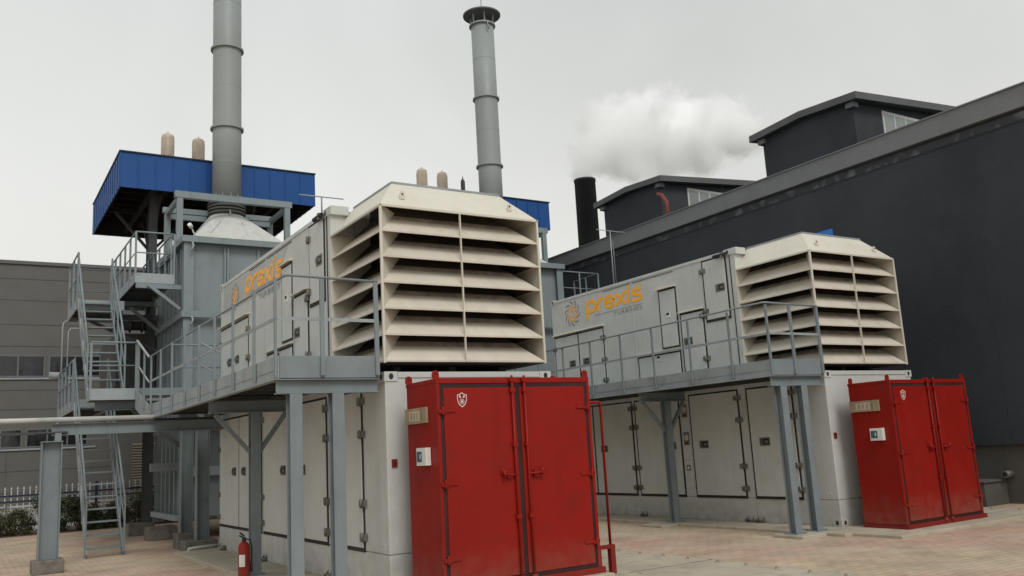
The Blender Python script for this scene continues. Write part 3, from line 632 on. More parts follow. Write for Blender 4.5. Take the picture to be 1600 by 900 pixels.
def stack(ox):
    cx, cy = ox+1.29, 22.4
    root = empty('exhaust_stack', (cx, cy, 8.26), None, 'chimney', 'grey exhaust stacks')
    m = MB(); m.lathe((cx, cy), [(.365, 8.26), (.365, 10.2), (.365, 12.4), (.365, 15.05)], 48); m.build('shaft', STACK, root)
    for z in (10.24, 12.48, 14.98):
        m = MB(); m.lathe((cx, cy), [(.366, z), (.425, z+.004), (.425, z+.055), (.366, z+.06)], 48, False); m.build('flange_ring', STACK, root)
    m = MB(); m.lathe((cx, cy), [(.3655, 8.27), (.44, 8.27), (.44, 8.33), (.3655, 8.33)], 40, False)
    for i in range(12):
        a = 2*math.pi*i/12; m.prism([(cx+.366*math.cos(a), cy+.366*math.sin(a), 8.33), (cx+.43*math.cos(a), cy+.43*math.sin(a), 8.33), (cx+.366*math.cos(a), cy+.366*math.sin(a), 8.46)], (.012*-math.sin(a), .012*math.cos(a), 0))
    m.build('base_flange', STACK, root)
    for z in (9.3, 11.4, 13.8):
        m = MB(); m.lathe((cx, cy), [(.3655, z), (.368, z+.002), (.368, z+.014), (.3655, z+.016)], 48, False); m.build('weld_seam', STACK, root)
    m = MB()
    for i in range(6):
        a = 2*math.pi*(i+.2)/6; m.bar((cx+.36*math.cos(a), cy+.36*math.sin(a), 15.04), (cx+.38*math.cos(a), cy+.38*math.sin(a), 15.40), .03, .03)
    m.build('cap_strut', STEELL, root)
    m = MB(); m.lathe((cx, cy), [(.605, 15.36), (.61, 15.40), (.04, 15.62), (.02, 15.64)], 48, False); m.tube([(cx, cy, 15.6), (cx, cy, 16.3)], .012, 6); m.build('rain_cap', mat('cap_paint', (.12, .13, .13), .55), root)
    m = MB(); m.tube([(cx-.05, cy-.40, 15.0), (cx-.08, cy-.47, 14.9), (cx-.02, cy-.44, 14.72)], .02, 6); m.build('hook', STEELL, root)
    return root
st1 = stack(A1); st1['label'] = 'tall grey exhaust stack at left, its top out of the picture'
st2 = dup(st1, DX, 'tall grey exhaust stack with a round rain cap, in the middle of the sky')
for ch in list(st1.children): ch.location.z = 0
# the left stack is taller: lengthen its shaft and cap
for ch in st1.children:
    if ch.name.split('.')[0] in ('rain_cap', 'cap_strut', 'hook'): ch.location.z = 2.24
    if ch.name.startswith('shaft'):
        ch.data = ch.data.copy()
        for v in ch.data.vertices:
            if v.co.z > 6: v.co.z += 2.24
m = MB(); m.lathe((A1+1.29, 22.4), [(.366, 17.2), (.425, 17.204), (.425, 17.255), (.366, 17.26)], 48, False); m.build('flange_ring', STACK, st1)

def canopy(ox):
    x0, x1, y0, y1 = ox-1.21, ox+3.88, 23.0, 28.25; z0, z1 = 8.60, 9.53
    root = empty('boiler_canopy', (ox+1.3, 25.6, 0), None, 'canopy', 'blue sheet metal canopies')
    def ribbed(pA, pB, nx, ny):
        m = MB(); L_ = (V(pB)-V(pA)).length; n = max(1, round(L_/.41)); d_ = (V(pB)-V(pA))/n; nn = V((nx, ny, 0))
        for i in range(n):
            a = V(pA)+d_*i; b_ = V(pA)+d_*(i+1); g = d_*.04
            m.hexa([a+g, b_-g*.2, b_-g*.2-nn*.03, a+g-nn*.03]+[p+V((0, 0, z1-z0)) for p in (a+g, b_-g*.2, b_-g*.2-nn*.03, a+g-nn*.03)])
            a2 = a+nn*.022; m.hexa([a-d_*.02+nn*.0, a+g-d_*.0, a+g+nn*.022, a-d_*.02+nn*.022]+[p+V((0, 0, z1-z0+.02)) for p in (a-d_*.02, a+g, a+g+nn*.022, a-d_*.02+nn*.022)])
        return m
    ribbed((x0, y0, z0), (x1, y0, z0), 0, -1).build('fascia', BLUE, root)
    ribbed((x0, y0+.03, z0), (x0, y1, z0), -1, 0).build('fascia', BLUE, root)
    ribbed((x1, y0+.03, z0), (x1, y1, z0), 1, 0).build('fascia', BLUE, root)
    ribbed((x0, y1, z0), (x1, y1, z0), 0, 1).build('fascia', BLUE, root)
    m = MB(); m.box(x0-.03, x1+.03, y0-.04, y0+.02, z1+.001, z1+.03); m.box(x0-.03, x0+.03, y0+.02, y1, z1+.001, z1+.03); m.box(x1-.03, x1+.03, y0+.02, y1, z1+.001, z1+.03); m.build('edge_trim', mat('dark_trim', (.03, .035, .045), .6), root)
    m = MB(); m.box(x0+.04, x1-.04, y0+.04, y1-.04, 9.30, 9.36); m.box(x0+.035, x0+.05, y0+.05, y1-.05, z0+.01, 9.299); m.box(x1-.05, x1-.035, y0+.05, y1-.05, z0+.01, 9.299); m.box(x0+.051, x1-.051, y1-.052, y1-.036, z0+.01, 9.299); m.box(x0+.051, x1-.051, y0+.036, y0+.05, z0+.01, 9.299); m.build('roof_sheet', SHED, root)  # dark liners inside the fascias, their shade painted in as well
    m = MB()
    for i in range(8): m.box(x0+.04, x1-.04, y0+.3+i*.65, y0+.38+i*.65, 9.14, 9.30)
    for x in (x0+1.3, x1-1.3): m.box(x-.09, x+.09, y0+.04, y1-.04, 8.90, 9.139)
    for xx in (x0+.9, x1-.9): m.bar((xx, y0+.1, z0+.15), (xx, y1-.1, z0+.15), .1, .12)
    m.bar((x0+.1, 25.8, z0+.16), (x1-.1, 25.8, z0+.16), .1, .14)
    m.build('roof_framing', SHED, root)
    for x, y in ((ox+.02, 25.8), (ox+2.6, 25.8), (ox+2.6, 27.8), (ox-.22, 24.1)):
        m = MB(); m.ibeam((x, y, .26), (x, y, 8.9), .2, .2, .014, (0, 1, 0)); cl = m.build('column', STEELD, root)
        if y > 25 and y < 26:
            for s, dx_ in ((-1, -1.15), (1, 1.2), ):
                m = MB(); m.bar((x, y, 7.6), (x+dx_, y, 8.95), .07, .07, (0, 1, 0)); m.bar((x, y, 7.4), (x, y+s*1.4, 8.95), .07, .07, (1, 0, 0)); m.build('knee_brace', STEELD, cl)
    return root
cn1 = canopy(A1); cn1['label'] = 'blue metal canopy behind the left exhaust stack, fully visible'
cn2 = dup(cn1, DX, 'blue metal canopy behind the capped stack, only its right end showing')
def silencer(x, y, zt, rr=.175):   # stands on the canopy roof
    root = empty('vent_silencer', (x, y, 8.0), None, 'vent', 'beige vent silencers above the canopies')
    m = MB(); m.lathe((x, y), [(rr, 9.362), (rr, zt-.13), (rr*.93, zt-.06), (rr*.5, zt-.01), (.02, zt)], 24)
    for i in range(12):
        a = 2*math.pi*i/12; m.bar((x+rr*math.cos(a), y+rr*math.sin(a), 9.4), (x+rr*math.cos(a), y+rr*math.sin(a), zt-.15), .012, .014)
    m.build('drum', BEIGE, root); m = MB(); m.tube([(x, y, zt-.01), (x, y, zt+.06)], .018, 8); m.build('nozzle', BEIGE, root); return root
v = silencer(4.66, 25.2, 10.98); v['label'] = 'beige vent silencer above the left blue canopy, left one of its pair'
dup(v, .90, 'beige vent silencer next to the left exhaust stack, right one of its pair', .25, .07)
dup(v, 8.07, 'beige vent silencer left of the capped stack, leftmost of that pair', 0, -.03)
dup(v, 8.97, 'beige vent silencer just right of its twin, above the near louvred intake', .25, .04)
m = MB(); m.tube([(14.35, 25.3, 9.362), (14.35, 25.3, 10.72), (14.35, 25.3, 10.80)], [.075, .075, .04], 14); m.tube([(14.35, 25.3, 10.8), (14.35, 25.3, 10.9)], .02, 6)
one('vent_pipe', m, INSUL, 'small dark vent pipe between the beige silencers and the capped stack', 'vent')

# ---------------------------------------------------------------- stairs, landings and platform at the left
def railing(par, pts, h=1.0, mid=.5, n=None, mat_=STEEL, drop=.2, w=.045):
    """pts: polyline of foot points; builds handrail with posts and mid rail as sub-parts"""
    P = [V(p) for p in pts]; up = V((0, 0, 1))
    m = MB(); m.tube([p+up*h for p in P], .02, 8); rr = m.build('handrail', mat_, par)
    m = MB(); m.tube([p+up*h*mid for p in P], .015, 6); m.build('mid_rail', mat_, rr)
    for a, b_ in zip(P, P[1:]):
        k_ = max(1, round((b_-a).length/.8))
        for i in range(k_+1):
            if i == 0 and a is not P[0]: continue
            q = a.lerp(b_, i/k_); m = MB(); m.box(q.x-w/2, q.x+w/2, q.y-w/2*.6, q.y+w/2*.6, q.z-drop, q.z+h); m.build('post', mat_, rr)
    return rr
def flight(name, label, x0, x1, ya, za, yb, zb, n, group=None):
    root = empty(name, ((x0+x1)/2, ya, za), label, 'stairs', group)
    for x in (x0, x1):
        m = MB(); d_ = V((0, yb-ya, zb-za)).normalized(); m.bar((x, ya, za+.02), (x, yb, zb-.02), .025, .17); m.build('stringer', STEELL if x == x0 else STEEL, root)
    for i in range(1, n+1):
        t_ = (i-.3)/n; y = ya+(yb-ya)*t_; z = za+(zb-za)*t_
        m = MB(); m.box(x0+.013, x1-.013, y-.09, y+.10, z-.028, z); m.build('tread', STEEL, root)
    for x in (x0-.02, x1+.02):
        railing(root, [(x, ya+.02, za+.1), (x, yb-.05, zb+.05)], .98, .52, drop=.1, w=.035)
    return root
flight('stair_flight', 'steep grey steel stair rising from the paving to the landing at left', 2.17, 2.82, 19.1, -.05, 22.1, 3.10, 13, 'steel stair flights')
flight('stair_flight', 'upper grey steel stair between the middle landing and the high platform', 2.20, 2.88, 19.95, 3.12, 22.3, 5.52, 11, 'steel stair flights')
def deck(name, label, segs, z, cat='platform', th=.2):
    root = empty(name, (segs[0][0], segs[0][2], z), label, cat)
    for (x0, x1, y0, y1) in segs:
        m = MB(); m.box(x0+.02, x1-.02, y0+.02, y1-.02, z-.045, z-.005); m.build('deck_plate', STEEL, root)
        m = MB(); m.box(x0, x1, y0, y0+.02, z-th, z+.03); m.box(x0, x0+.02, y0+.021, y1, z-th, z+.03); m.box(x1-.02, x1, y0+.021, y1, z-th, z+.03); m.box(x0+.021, x1-.021, y1-.02, y1, z-th, z+.03); m.build('edge_channel', STEELL, root)
        k_ = int((y1-y0-.1)/.5)
        for i in range(1, k_+1): m = MB(); m.box(x0+.02, x1-.02, y0+i*.5, y0+i*.5+.06, z-.16, z-.046); m.build('joist', STEELD, root)
    return root
ml = deck('stair_landing', 'middle landing between the two stair flights, joined to the near walkway', [(2.17, 4.1, 19.25, 19.95), (3.0, 4.1, 19.97, 25.9), (2.17, 2.98, 22.15, 25.9)], 3.18)
railing(ml, [(2.17, 19.27, 3.2), (3.02, 19.27, 3.2)], .95, .5)
railing(ml, [(2.17, 22.5, 3.2), (2.17, 25.9, 3.2)], .95, .5)
railing(ml, [(3.72, 19.3, 3.2), (4.9, 19.3, 3.2)], .92, .48)
m = MB(); m.box(3.0, 4.12, 19.2, 19.24, 3.04, 3.2); m.ibeam((2.3, 19.6, 2.88), (4.3, 19.6, 2.88), .12, .18); m.box(4.1, 5.2, 19.25, 20.7, 3.10, 3.17); m.build('support_beam', STEEL, ml)
m = MB(); m.bar((3.0, 19.6, 2.8), (4.1, 19.6, 1.9), .08, .08, (0, 1, 0)); m.build('knee_brace', STEELD, ml)
stp = empty('short_steps', (3.6, 18.5, 2.74), 'short flight of steps between the near walkway and the middle landing', 'stairs')
for x in (3.0, 4.05):
    m = MB(); m.prism([(x, 17.78, 2.52), (x, 17.78, 2.78), (x, 19.2, 3.18), (x, 19.2, 2.80), (x, 18.2, 2.52)], (.02, 0, 0)); m.build('stringer', STEELL, stp)
for i in range(2): m = MB(); m.box(3.02, 4.05, 17.95+i*.5, 18.2+i*.5, 2.86+i*.14, 2.89+i*.14); m.build('tread', STEEL, stp)
m = MB(); m.tube([(2.985, 17.62, 3.66), (2.985, 18.98, 4.15), (3.02, 19.25, 4.15)], .022, 8); hr = m.build('handrail', STEELL, stp)
m = MB(); m.tube([(2.985, 17.62, 3.19), (2.985, 18.98, 3.68)], .018, 8); m.build('mid_rail', STEELL, hr)
for y, z in ((18.1, 3.82), (18.75, 4.06)): m = MB(); m.box(2.965, 2.998, y-.025, y+.025, z-1.1, z); m.build('post', STEEL, hr)
m = MB(); m.tube([(4.25, 19.2, 4.17), (4.6, 18.2, 3.75)], .02, 8); m.tube([(4.25, 19.2, 3.7), (4.6, 18.2, 3.28)], .018, 8); m.build('far_rail', STEELL, stp)
hp = deck('high_platform', 'high grey platform bracketed off the left face of the near exhaust tower', [(3.22, 4.08, 21.0, 24.9)], 5.96)
railing(hp, [(3.23, 24.9, 5.98), (3.23, 21.02, 5.98), (4.07, 21.02, 5.98)], .98, .5)
railing(hp, [(4.02, 21.1, 5.98), (4.02, 24.8, 5.98)], .98, .5)
for q in (((4.2, 20.98, 5.17), (3.5, 20.98, 5.72), .07, .09, (0, 1, 0)), ((3.25, 21.05, 5.70), (4.25, 21.05, 5.70), .09, .11), ((3.25, 23.5, 5.70), (4.25, 23.5, 5.70), .09, .11), ((4.2, 23.5, 5.0), (3.5, 23.5, 5.6), .07, .09, (0, 1, 0))): m = MB(); m.bar(*q); m.build('bracket', STEEL, hp)
ul = deck('stair_landing', 'upper landing at the head of the stair, left of the high platform', [(2.17, 3.20, 22.32, 24.3)], 5.52)
railing(ul, [(2.19, 22.4, 5.54), (2.19, 24.28, 5.54), (3.18, 24.28, 5.54)], 1.15, .5)
for q in (((2.3, 23.6, 5.36), (4.2, 23.6, 5.36), .1, .14), ((2.6, 23.6, 5.25), (4.2, 23.6, 4.5), .07, .1, (0, 1, 0))): m = MB(); m.bar(*q); m.build('bracket', STEELD, ul)
fp = deck('side_platform', 'small railed platform on the right side of the second exhaust tower', [(15.12, 16.6, 21.0, 22.3)], 5.72)
railing(fp, [(15.14, 21.02, 5.74), (16.58, 21.02, 5.74), (16.58, 22.28, 5.74)], 1.0, .5)

# ---------------------------------------------------------------- pipework behind the stairs
fd = empty('flue_duct', (3.9, 25.5, 3.2), 'dark insulated duct behind the stairs under the blue canopy', 'duct')
m = MB(); m.box(3.35, 7.6, 24.6, 27.6, 2.9, 5.1); m.build('casing', INSUL, fd, .02)
m = MB(); m.tube([(3.3, 24.9, 5.35), (4.3, 24.9, 5.35)], .13, 14)
for x in (3.4, 3.7, 4.0): m.tube([(x, 24.9, 5.35), (x+.04, 24.9, 5.35)], .19, 14)
m.tube([(3.5, 24.9, 5.4), (3.5, 24.9, 5.75)], .03, 8); m.build('valve_pipe', INSUL, fd)
m = MB()
m.tube([(4.45, 24.3, 5.34), (4.30, 24.3, 5.33), (4.22, 24.3, 5.25), (4.20, 24.3, 5.1), (4.20, 24.3, 3.3)], .10, 14); one('elbow_pipe', m, RUST, 'rusty elbow pipe dropping beside the near exhaust tower', 'pipe')
m = MB(); m.tube([(2.9, 26, 5.62), (2.35, 26, 5.62), (2.24, 26, 5.55), (2.22, 26, 5.45), (2.22, 26, 3.0)], .024, 8); m.tube([(2.9, 26, 5.40), (2.42, 26, 5.40), (2.36, 26, 5.32), (2.34, 26, 3.0)], .02, 8)
one('conduit', m, STEELL, 'pair of thin pale conduits rising left of the stairs', 'conduit')
m = MB(); m.tube([(1.93, 26, 4.14), (2.35, 26, 4.12)], .09, 12); m.tube([(2.2, 26, 4.1), (2.17, 26, .0)], .04, 10); one('exhaust_elbow', m, STEELL, 'short pale pipe stub poking out left of the landing rail', 'pipe')
for i, (x, y, s, lab) in enumerate(((3.95, 24.2, .3, 'dark concrete footing under the rearmost column at left'), (4.05, 22.1, .32, 'dark concrete footing block below the duct tower, second from the back'), (4.12, 19.25, .28, 'dark concrete footing behind the two close steel columns'), (4.1, 18.45, .22, 'low concrete footing nearest the container corner'))):
    m = MB(); m.box(x-.30, x+.32, y-.26, y+.26, GZ, .25 if i < 3 else .15); one('concrete_footing', m, CONCD, lab, 'footing', 'concrete footings', bevel=.015)
for i, (x, y, lab) in enumerate(((4.02, 19.25, 'dark steel column right of the duct tower base, rear one of two'), (4.16, 18.45, 'dark steel column beside the corner of the near lower container'))):
    root = empty('support_column', (x, y, .2), lab, 'column', 'support columns beside the near container')
    m = MB(); m.ibeam((x, y, .15 if i == 1 else .25), (x, y, 2.45), .22, .24, .016, (1, 0, 0)); m.build('shaft', STEEL, root); m = MB(); m.box(x-.17, x+.17, y-.17, y+.17, 2.45, 2.48); m.build('cap_plate', STEEL, root)
m = MB(); m.box(4.26, 4.30, 20.66, 20.69, 1.45, 1.8); one('warning_label', m, YEL, 'narrow yellow label on the duct tower leg', 'label')
m = MB(); m.tube([(4.35, 17.95, .05), (3.98, 17.86, .05), (3.80, 17.86, .04), (3.76, 17.86, -.045)], .03, 8); one('drain_pipe', m, PIPEW, 'short pale drain pipe on the paving by the container corner', 'pipe')

# pipe rack
pk = empty('pipe_rack', (1.4, 17.2, GZ), 'steel pipe rack beam and thick column at the far left', 'pipe rack')
m = MB(); m.ibeam((1.36, 17.2, .17), (1.36, 17.2, 2.12), .26, .32, .018, (1, 0, 0)); cl = m.build('column', STEEL, pk, .002)
m = MB(); m.box(1.19, 1.53, 17.05, 17.35, 2.12, 2.135); m.box(1.40, 1.50, 17.1, 17.3, 2.135, 2.27); m.build('head_stub', STEEL, cl)
m = MB(); m.ibeam((1.35, 17.2, 2.335), (4.28, 17.2, 2.335), .14, .20, .012); m.build('beam', STEEL, pk)
m = MB(); m.box(-4, 1.34, 17.15, 17.25, 2.26, 2.30); m.box(1.1, 1.6, 17.1, 17.3, 2.272, 2.30); m.build('cable_tray', STEELD, pk)
m = MB(); m.tube([(-4, 17.12, 2.49), (3.0, 17.12, 2.50)], .045, 12); m.build('pipe', PIPEW, pk)
m = MB(); m.box(1.12, 1.60, 16.96, 17.44, GZ, .17); m.build('footing', CONCD, pk, .015)

# ---------------------------------------------------------------- extinguisher
ex = empty('fire_extinguisher', (3.44, 12.72, 0), 'red fire extinguisher standing against a walkway column', 'fire extinguisher')
m = MB(); m.lathe((3.44, 12.72), [(.070, .0), (.080, .02), (.080, .42), (.070, .47), (.045, .50), (.028, .515)], 24); m.build('cylinder', RED, ex)
m = MB(); m.lathe((3.44, 12.72), [(.028, .515), (.03, .55), (.02, .57)], 12); m.bar((3.44, 12.72, .56), (3.36, 12.66, .60), .025, .012); m.bar((3.44, 12.72, .585), (3.37, 12.67, .64), .025, .012); m.build('valve', BLACKM, ex)
m = MB(); m.tube([(3.44, 12.72, .55), (3.52, 12.70, .53), (3.54, 12.69, .42), (3.53, 12.68, .22)], .011, 8); m.tube([(3.53, 12.68, .22), (3.53, 12.68, .10)], .017, 8); m.build('hose', BLACKM, ex)
m = MB(); n = 8
for i in range(n):
    a0, a1 = R(200+i*8), R(208+i*8); m.face([(3.44+.0808*math.cos(a), 12.72+.0808*math.sin(a), z) for a, z in ((a0, .18), (a1, .18), (a1, .34), (a0, .34))])
m.build('paper_label', WHITE, ex)

# ---------------------------------------------------------------- rods on the roofs
an = empty('lightning_rod', (4.24, 11.62, 5.1), 'thin T-shaped rod on the near upper container roof corner', 'rod')
m = MB(); m.tube([(4.25, 11.62, 5.05), (4.25, 11.62, 5.29)], .012, 6); m.build('mast', STEELL, an); m = MB(); m.tube([(3.92, 11.62, 5.285), (4.58, 11.62, 5.285)], .009, 6); m.build('crossbar', STEELL, an)
an = empty('lightning_rod', (12.6, 15.4, 5.1), 'tall thin T-shaped rod on the far upper container roof', 'rod')
m = MB(); m.tube([(12.6, 15.4, 5.05), (12.6, 15.4, 6.42)], .012, 6); m.build('mast', STEELL, an); m = MB(); m.tube([(12.2, 15.4, 6.41), (13.05, 15.4, 6.41)], .01, 6); m.build('crossbar', STEELL, an)
m = MB(); m.tube([(12.75, 15.5, 5.05), (12.75, 15.5, 6.2)], .010, 6); one('rod', m, HINGE, 'thin brown rod right behind the tall T-shaped rod', 'rod')
m = MB(); m.box(15.4, 15.46, 11.52, 12.6, GZ, 5.755); one('blue_panel', m, mat('bright_blue_sheet', (.03, .16, .50), .4), 'bright blue sheet panel whose top corner shows behind the far intake hood', 'panel')

# ---------------------------------------------------------------- dark building at right
XB = 17.6
db = empty('dark_building', (XB+4, 20, 0), 'long charcoal factory building with grey parapet filling the right side', 'building')
m = MB(); m.box(XB, XB+14, -6, 44, 1.10, 7.60); m.build('wall', DARKW, db)
m = MB(); m.box(XB+.10, XB+13.9, -5.9, 43.9, GZ, 1.10); m.build('base_wall', LOWR, db)
for y in (-2, 3.8, 9.6, 15.4, 21.2, 27, 32.8): m = MB(); m.box(XB-.003, XB, y, y+.012, 1.11, 7.42); m.build('wall_joint', mat('joint_grey', (.038, .042, .048), .9), db)
m = MB(); m.box(XB-.10, XB+.25, -6.1, 44.1, 7.66, 8.10); m.box(XB-.13, XB+.28, -6.1, 44.1, 8.10, 8.13); m.build('parapet', PARA, db)
m = MB(); m.box(XB-.012, XB+.0, -6, 44, 7.40, 7.415); m.box(XB+.02, XB+.2, -6, 44, 7.60, 7.66); m.build('string_course', DARKW, db)
m = MB(); m.box(XB-.006, XB-.0005, -5.9, 43.9, 7.43, 7.598); m.build('stained_band', SCUFF, db)
for k_, (ya, yb) in enumerate(((13.66, 17.46), (21.52, 25.3))):
    xa, xe = 20.25, 27.0; ym = (ya+yb)/2; sl_ = .075
    m = MB(); z = lambda x, r_: 10.12+r_+(x-20)*sl_
    y0, y1 = ya+.3, yb-.3
    m.hexa([(xa, y0, 7.6), (xe, y0, 7.6), (xe, y1, 7.6), (xa, y1, 7.6), (xa, y0, z(xa, .20)), (xe, y0, z(xe, .20)), (xe, y1, z(xe, .20)), (xa, y1, z(xa, .20))])
    m.prism([(xa, y0, z(xa, .201)), (xa, ym, z(xa, .305)), (xa, y1, z(xa, .201))], (xe-xa, 0, (xe-xa)*sl_)); mo = m.build('roof_monitor', DARKW, db)
    m = MB()
    for a, b_, za, zb in ((ya, ym, .19, .31), (ym, yb, .31, .19)):
        X0, X1 = 20.0, xe+.2
        m.hexa([(X0, a, z(X0, za)), (X1, a, z(X1, za)), (X1, b_, z(X1, zb)), (X0, b_, z(X0, zb)), (X0, a, z(X0, za)+.20), (X1, a, z(X1, za)+.20), (X1, b_, z(X1, zb)+.20), (X0, b_, z(X0, zb)+.20)])
    m.build('monitor_roof', mat('roof_edge_sheet', (.095, .10, .102), .7), mo)
    m = MB(); m.box(xa-.12, xa+.1, y0-.1, y0+.15, z(xa, 0)+.04, z(xa, 0)+.18); m.build('eave_bracket', PARA, mo); m = MB(); m.box(xa-.12, xa+.1, y1-.15, y1+.1, z(xa, 0)+.04, z(xa, 0)+.18); m.build('eave_bracket', PARA, mo)
    m = MB(); m.box(xa+1.25, xa+3.9, y0-.03, y0, 8.6, 10.30); wn = m.build('window', WFRAME, mo)
    m = MB(); m.mi(0)
    for i in range(5): m.box(xa+1.31+i*.52, xa+1.31+i*.52+.46, y0-.036, y0-.031, 8.7, 10.22)
    m.build('pane', MGLASS, wn)
m = MB(); m.tube([(19.9, 21.6, 9.84), (19.88, 21.40, 9.74), (19.85, 21.15, 9.42), (19.85, 21.15, 9.2), (19.85, 21.15, 7.6)], .07, 12); one('vent_pipe', m, mat('rust_red_pipe', (.16, .035, .03), .6), 'bent rust red pipe in front of the farther roof monitor', 'pipe')
m = MB(); m.box(16.9, 17.7, 9.9, 13.5, GZ, .40); m.box(16.86, 17.7, 9.86, 13.54, .40, .43); one('concrete_trough', m, LOWR, 'low concrete trough against the dark wall behind the right cabinet', 'trough', bevel=.01)
m = MB(); m.tube([(17.72, 9.78, .53), (17.45, 9.78, .53)], .07, 14); m.tube([(17.449, 9.78, .53), (17.445, 9.78, .53)], .045, 12); m.build('wall_pipe', HINGE); o = bpy.data.objects['wall_pipe']; tag(o, 'open pipe end sticking out of the dark wall at right', 'pipe')
o.data.materials.append(BLACKM)
for p in o.data.polygons:
    if p.index >= 16: p.material_index = 1

# black chimney and its smoke
cx, cy = 34.98, 45.0
m = MB(); m.lathe((cx, cy), [(.74, 6), (.71, 18.9), (.74, 18.9), (.74, 19.05), (.71, 19.06), (.62, 19.06), (.62, 18.5)], 32, True); one('black_chimney', m, BLACKST, 'round black chimney beyond the dark building, giving off smoke', 'chimney')
def smoke_mat():
    ms = bpy.data.materials.new('smoke'); ms.use_nodes = True; t = ms.node_tree; t.nodes.clear(); n = t.nodes.new; L = t.links.new
    o_ = n('ShaderNodeOutputMaterial'); pv = n('ShaderNodeVolumePrincipled'); L(pv.outputs[0], o_.inputs['Volume'])
    pv.inputs['Color'].default_value = (.998, .999, 1, 1); pv.inputs['Anisotropy'].default_value = .0
    g = n('ShaderNodeNewGeometry'); acc = None
    # soft puffs along the drift, in world space
    puffs = SPUFF
    no = n('ShaderNodeTexNoise'); no.inputs['Scale'].default_value = .42; no.inputs['Detail'].default_value = 6; no.inputs['Roughness'].default_value = .62; L(g.outputs['Position'], no.inputs['Vector'])
    for (c, rr) in puffs:
        su = n('ShaderNodeVectorMath'); su.operation = 'SUBTRACT'; L(g.outputs['Position'], su.inputs[0]); su.inputs[1].default_value = c
        ln = n('ShaderNodeVectorMath'); ln.operation = 'LENGTH'; L(su.outputs[0], ln.inputs[0])
        q = n('ShaderNodeMapRange'); q.inputs[1].default_value = 0; q.inputs[2].default_value = rr; q.inputs[3].default_value = 1; q.inputs[4].default_value = 0; q.clamp = False; L(ln.outputs['Value'], q.inputs[0])
        if acc is None: acc = q.outputs[0]
        else:
            mm = n('ShaderNodeMath'); mm.operation = 'SMOOTH_MAX'; mm.inputs[2].default_value = .12; L(acc, mm.inputs[0]); L(q.outputs[0], mm.inputs[1]); acc = mm.outputs[0]
    a = n('ShaderNodeMath'); a.operation = 'MULTIPLY_ADD'; L(no.outputs['Fac'], a.inputs[0]); a.inputs[1].default_value = 2.3; a.inputs[2].default_value = -1.22
    b2 = n('ShaderNodeMath'); b2.operation = 'ADD'; L(acc, b2.inputs[0]); L(a.outputs[0], b2.inputs[1])
    q = n('ShaderNodeMapRange'); q.inputs[1].default_value = .04; q.inputs[2].default_value = .45; q.inputs[3].default_value = 0; q.inputs[4].default_value = 2.0; L(b2.outputs[0], q.inputs[0]); L(q.outputs[0], pv.inputs['Density'])
    return ms
SPUFF = [((35.0, 45.2, 19.5), .9), ((35.8, 45.5, 21.3), 2.0), ((37.8, 45.5, 22.6), 2.9), ((36.6, 45.4, 23.1), 1.8), ((40.6, 45.5, 23.4), 3.3), ((42.6, 45.8, 24.6), 2.7), ((45.2, 46, 24.4), 3.6), ((48.5, 46.2, 25.2), 3.0), ((51.2, 46.2, 25.2), 2.6), ((39.0, 45.5, 20.8), 1.8), ((43.5, 45.5, 22.2), 2.3), ((48.0, 46, 23.0), 2.0), ((54.0, 46.5, 25.6), 2.0)]
m = MB()
m.hexa([(33, 41, 18.4), (58, 41, 18.4), (58, 51, 18.4), (33, 51, 18.4), (33, 41, 29.5), (58, 41, 29.5), (58, 51, 29.5), (33, 51, 29.5)])
tag(m.build('smoke', smoke_mat()), 'white smoke plume drifting right from the black chimney', 'smoke', kind='stuff')

# ---------------------------------------------------------------- grey building at left
YB = 34.0
lb = empty('clad_building', (0, 38, 0), 'long grey panel clad building behind the stairs at left', 'building')
m = MB(); m.box(-30, 13, YB, YB+12, GZ, 8.78); m.build('wall', CLAD, lb)
m = MB(); m.box(-30.1, 13.1, YB-.06, YB+12, 8.78, 8.90); m.build('roof_edge', CLAD, lb)
m = MB()
for z in (8.25, 7.5, 6.65, 5.9, 4.40, 3.75, 1.7, 1.0): m.box(-30, 13, YB-.004, YB, z, z+.03)
for x in (-3.2, 2.6, 1.35): m.box(x, x+.02, YB-.0045, YB-.0005, GZ, 2.45)
m.build('panel_joint', SEAM, lb)
m = MB(); m.box(-30, 13, YB-.05, YB+.0, 4.78, 4.84); m.box(-30, 4.05, YB-.05, YB, 2.40, 2.46); m.build('sill', STEELL, lb)
for xa, xb, za, zb in [(-2.6+i*2.55, -.15+i*2.55, 4.86, 5.62) for i in range(4)]+[(-4.1+i*2.0, -2.2+i*2.0, 2.48, 3.12) for i in range(4)]:
    m = MB(); m.box(xa, xb, YB-.025, YB-.0, za, zb); w_ = m.build('window', GFRAME, lb)
    m = MB(); nn = 3
    for i in range(nn): t0 = xa+.05+(xb-xa-.05)*i/nn; m.box(t0, t0+(xb-xa-.05)/nn-.05, YB-.029, YB-.0255, za+.05, zb-.05)
    m.build('pane', WGLASS, w_)
m = MB(); n = 26
for i in range(n): z = .0+i*.095; m.prism([(5.25, YB-.01, z), (5.25, YB-.07, z+.03), (5.25, YB-.07, z+.06), (5.25, YB-.01, z+.09)], (1.9, 0, 0))
m.build('corrugated_panel', CORR, lb)
m = MB(); m.box(6.1, 8.0, YB-.12, YB-.05, 2.05, 2.15); m.build('tube_lamp', WHITE, lb)
m = MB(); m.box(-14, 4.9, 31.0, 31.2, GZ, .62); m.box(-14, 4.9, 30.97, 31.23, .62, .68); one('garden_wall', m, LIME, 'low whitewashed wall behind the picket fence', 'wall')

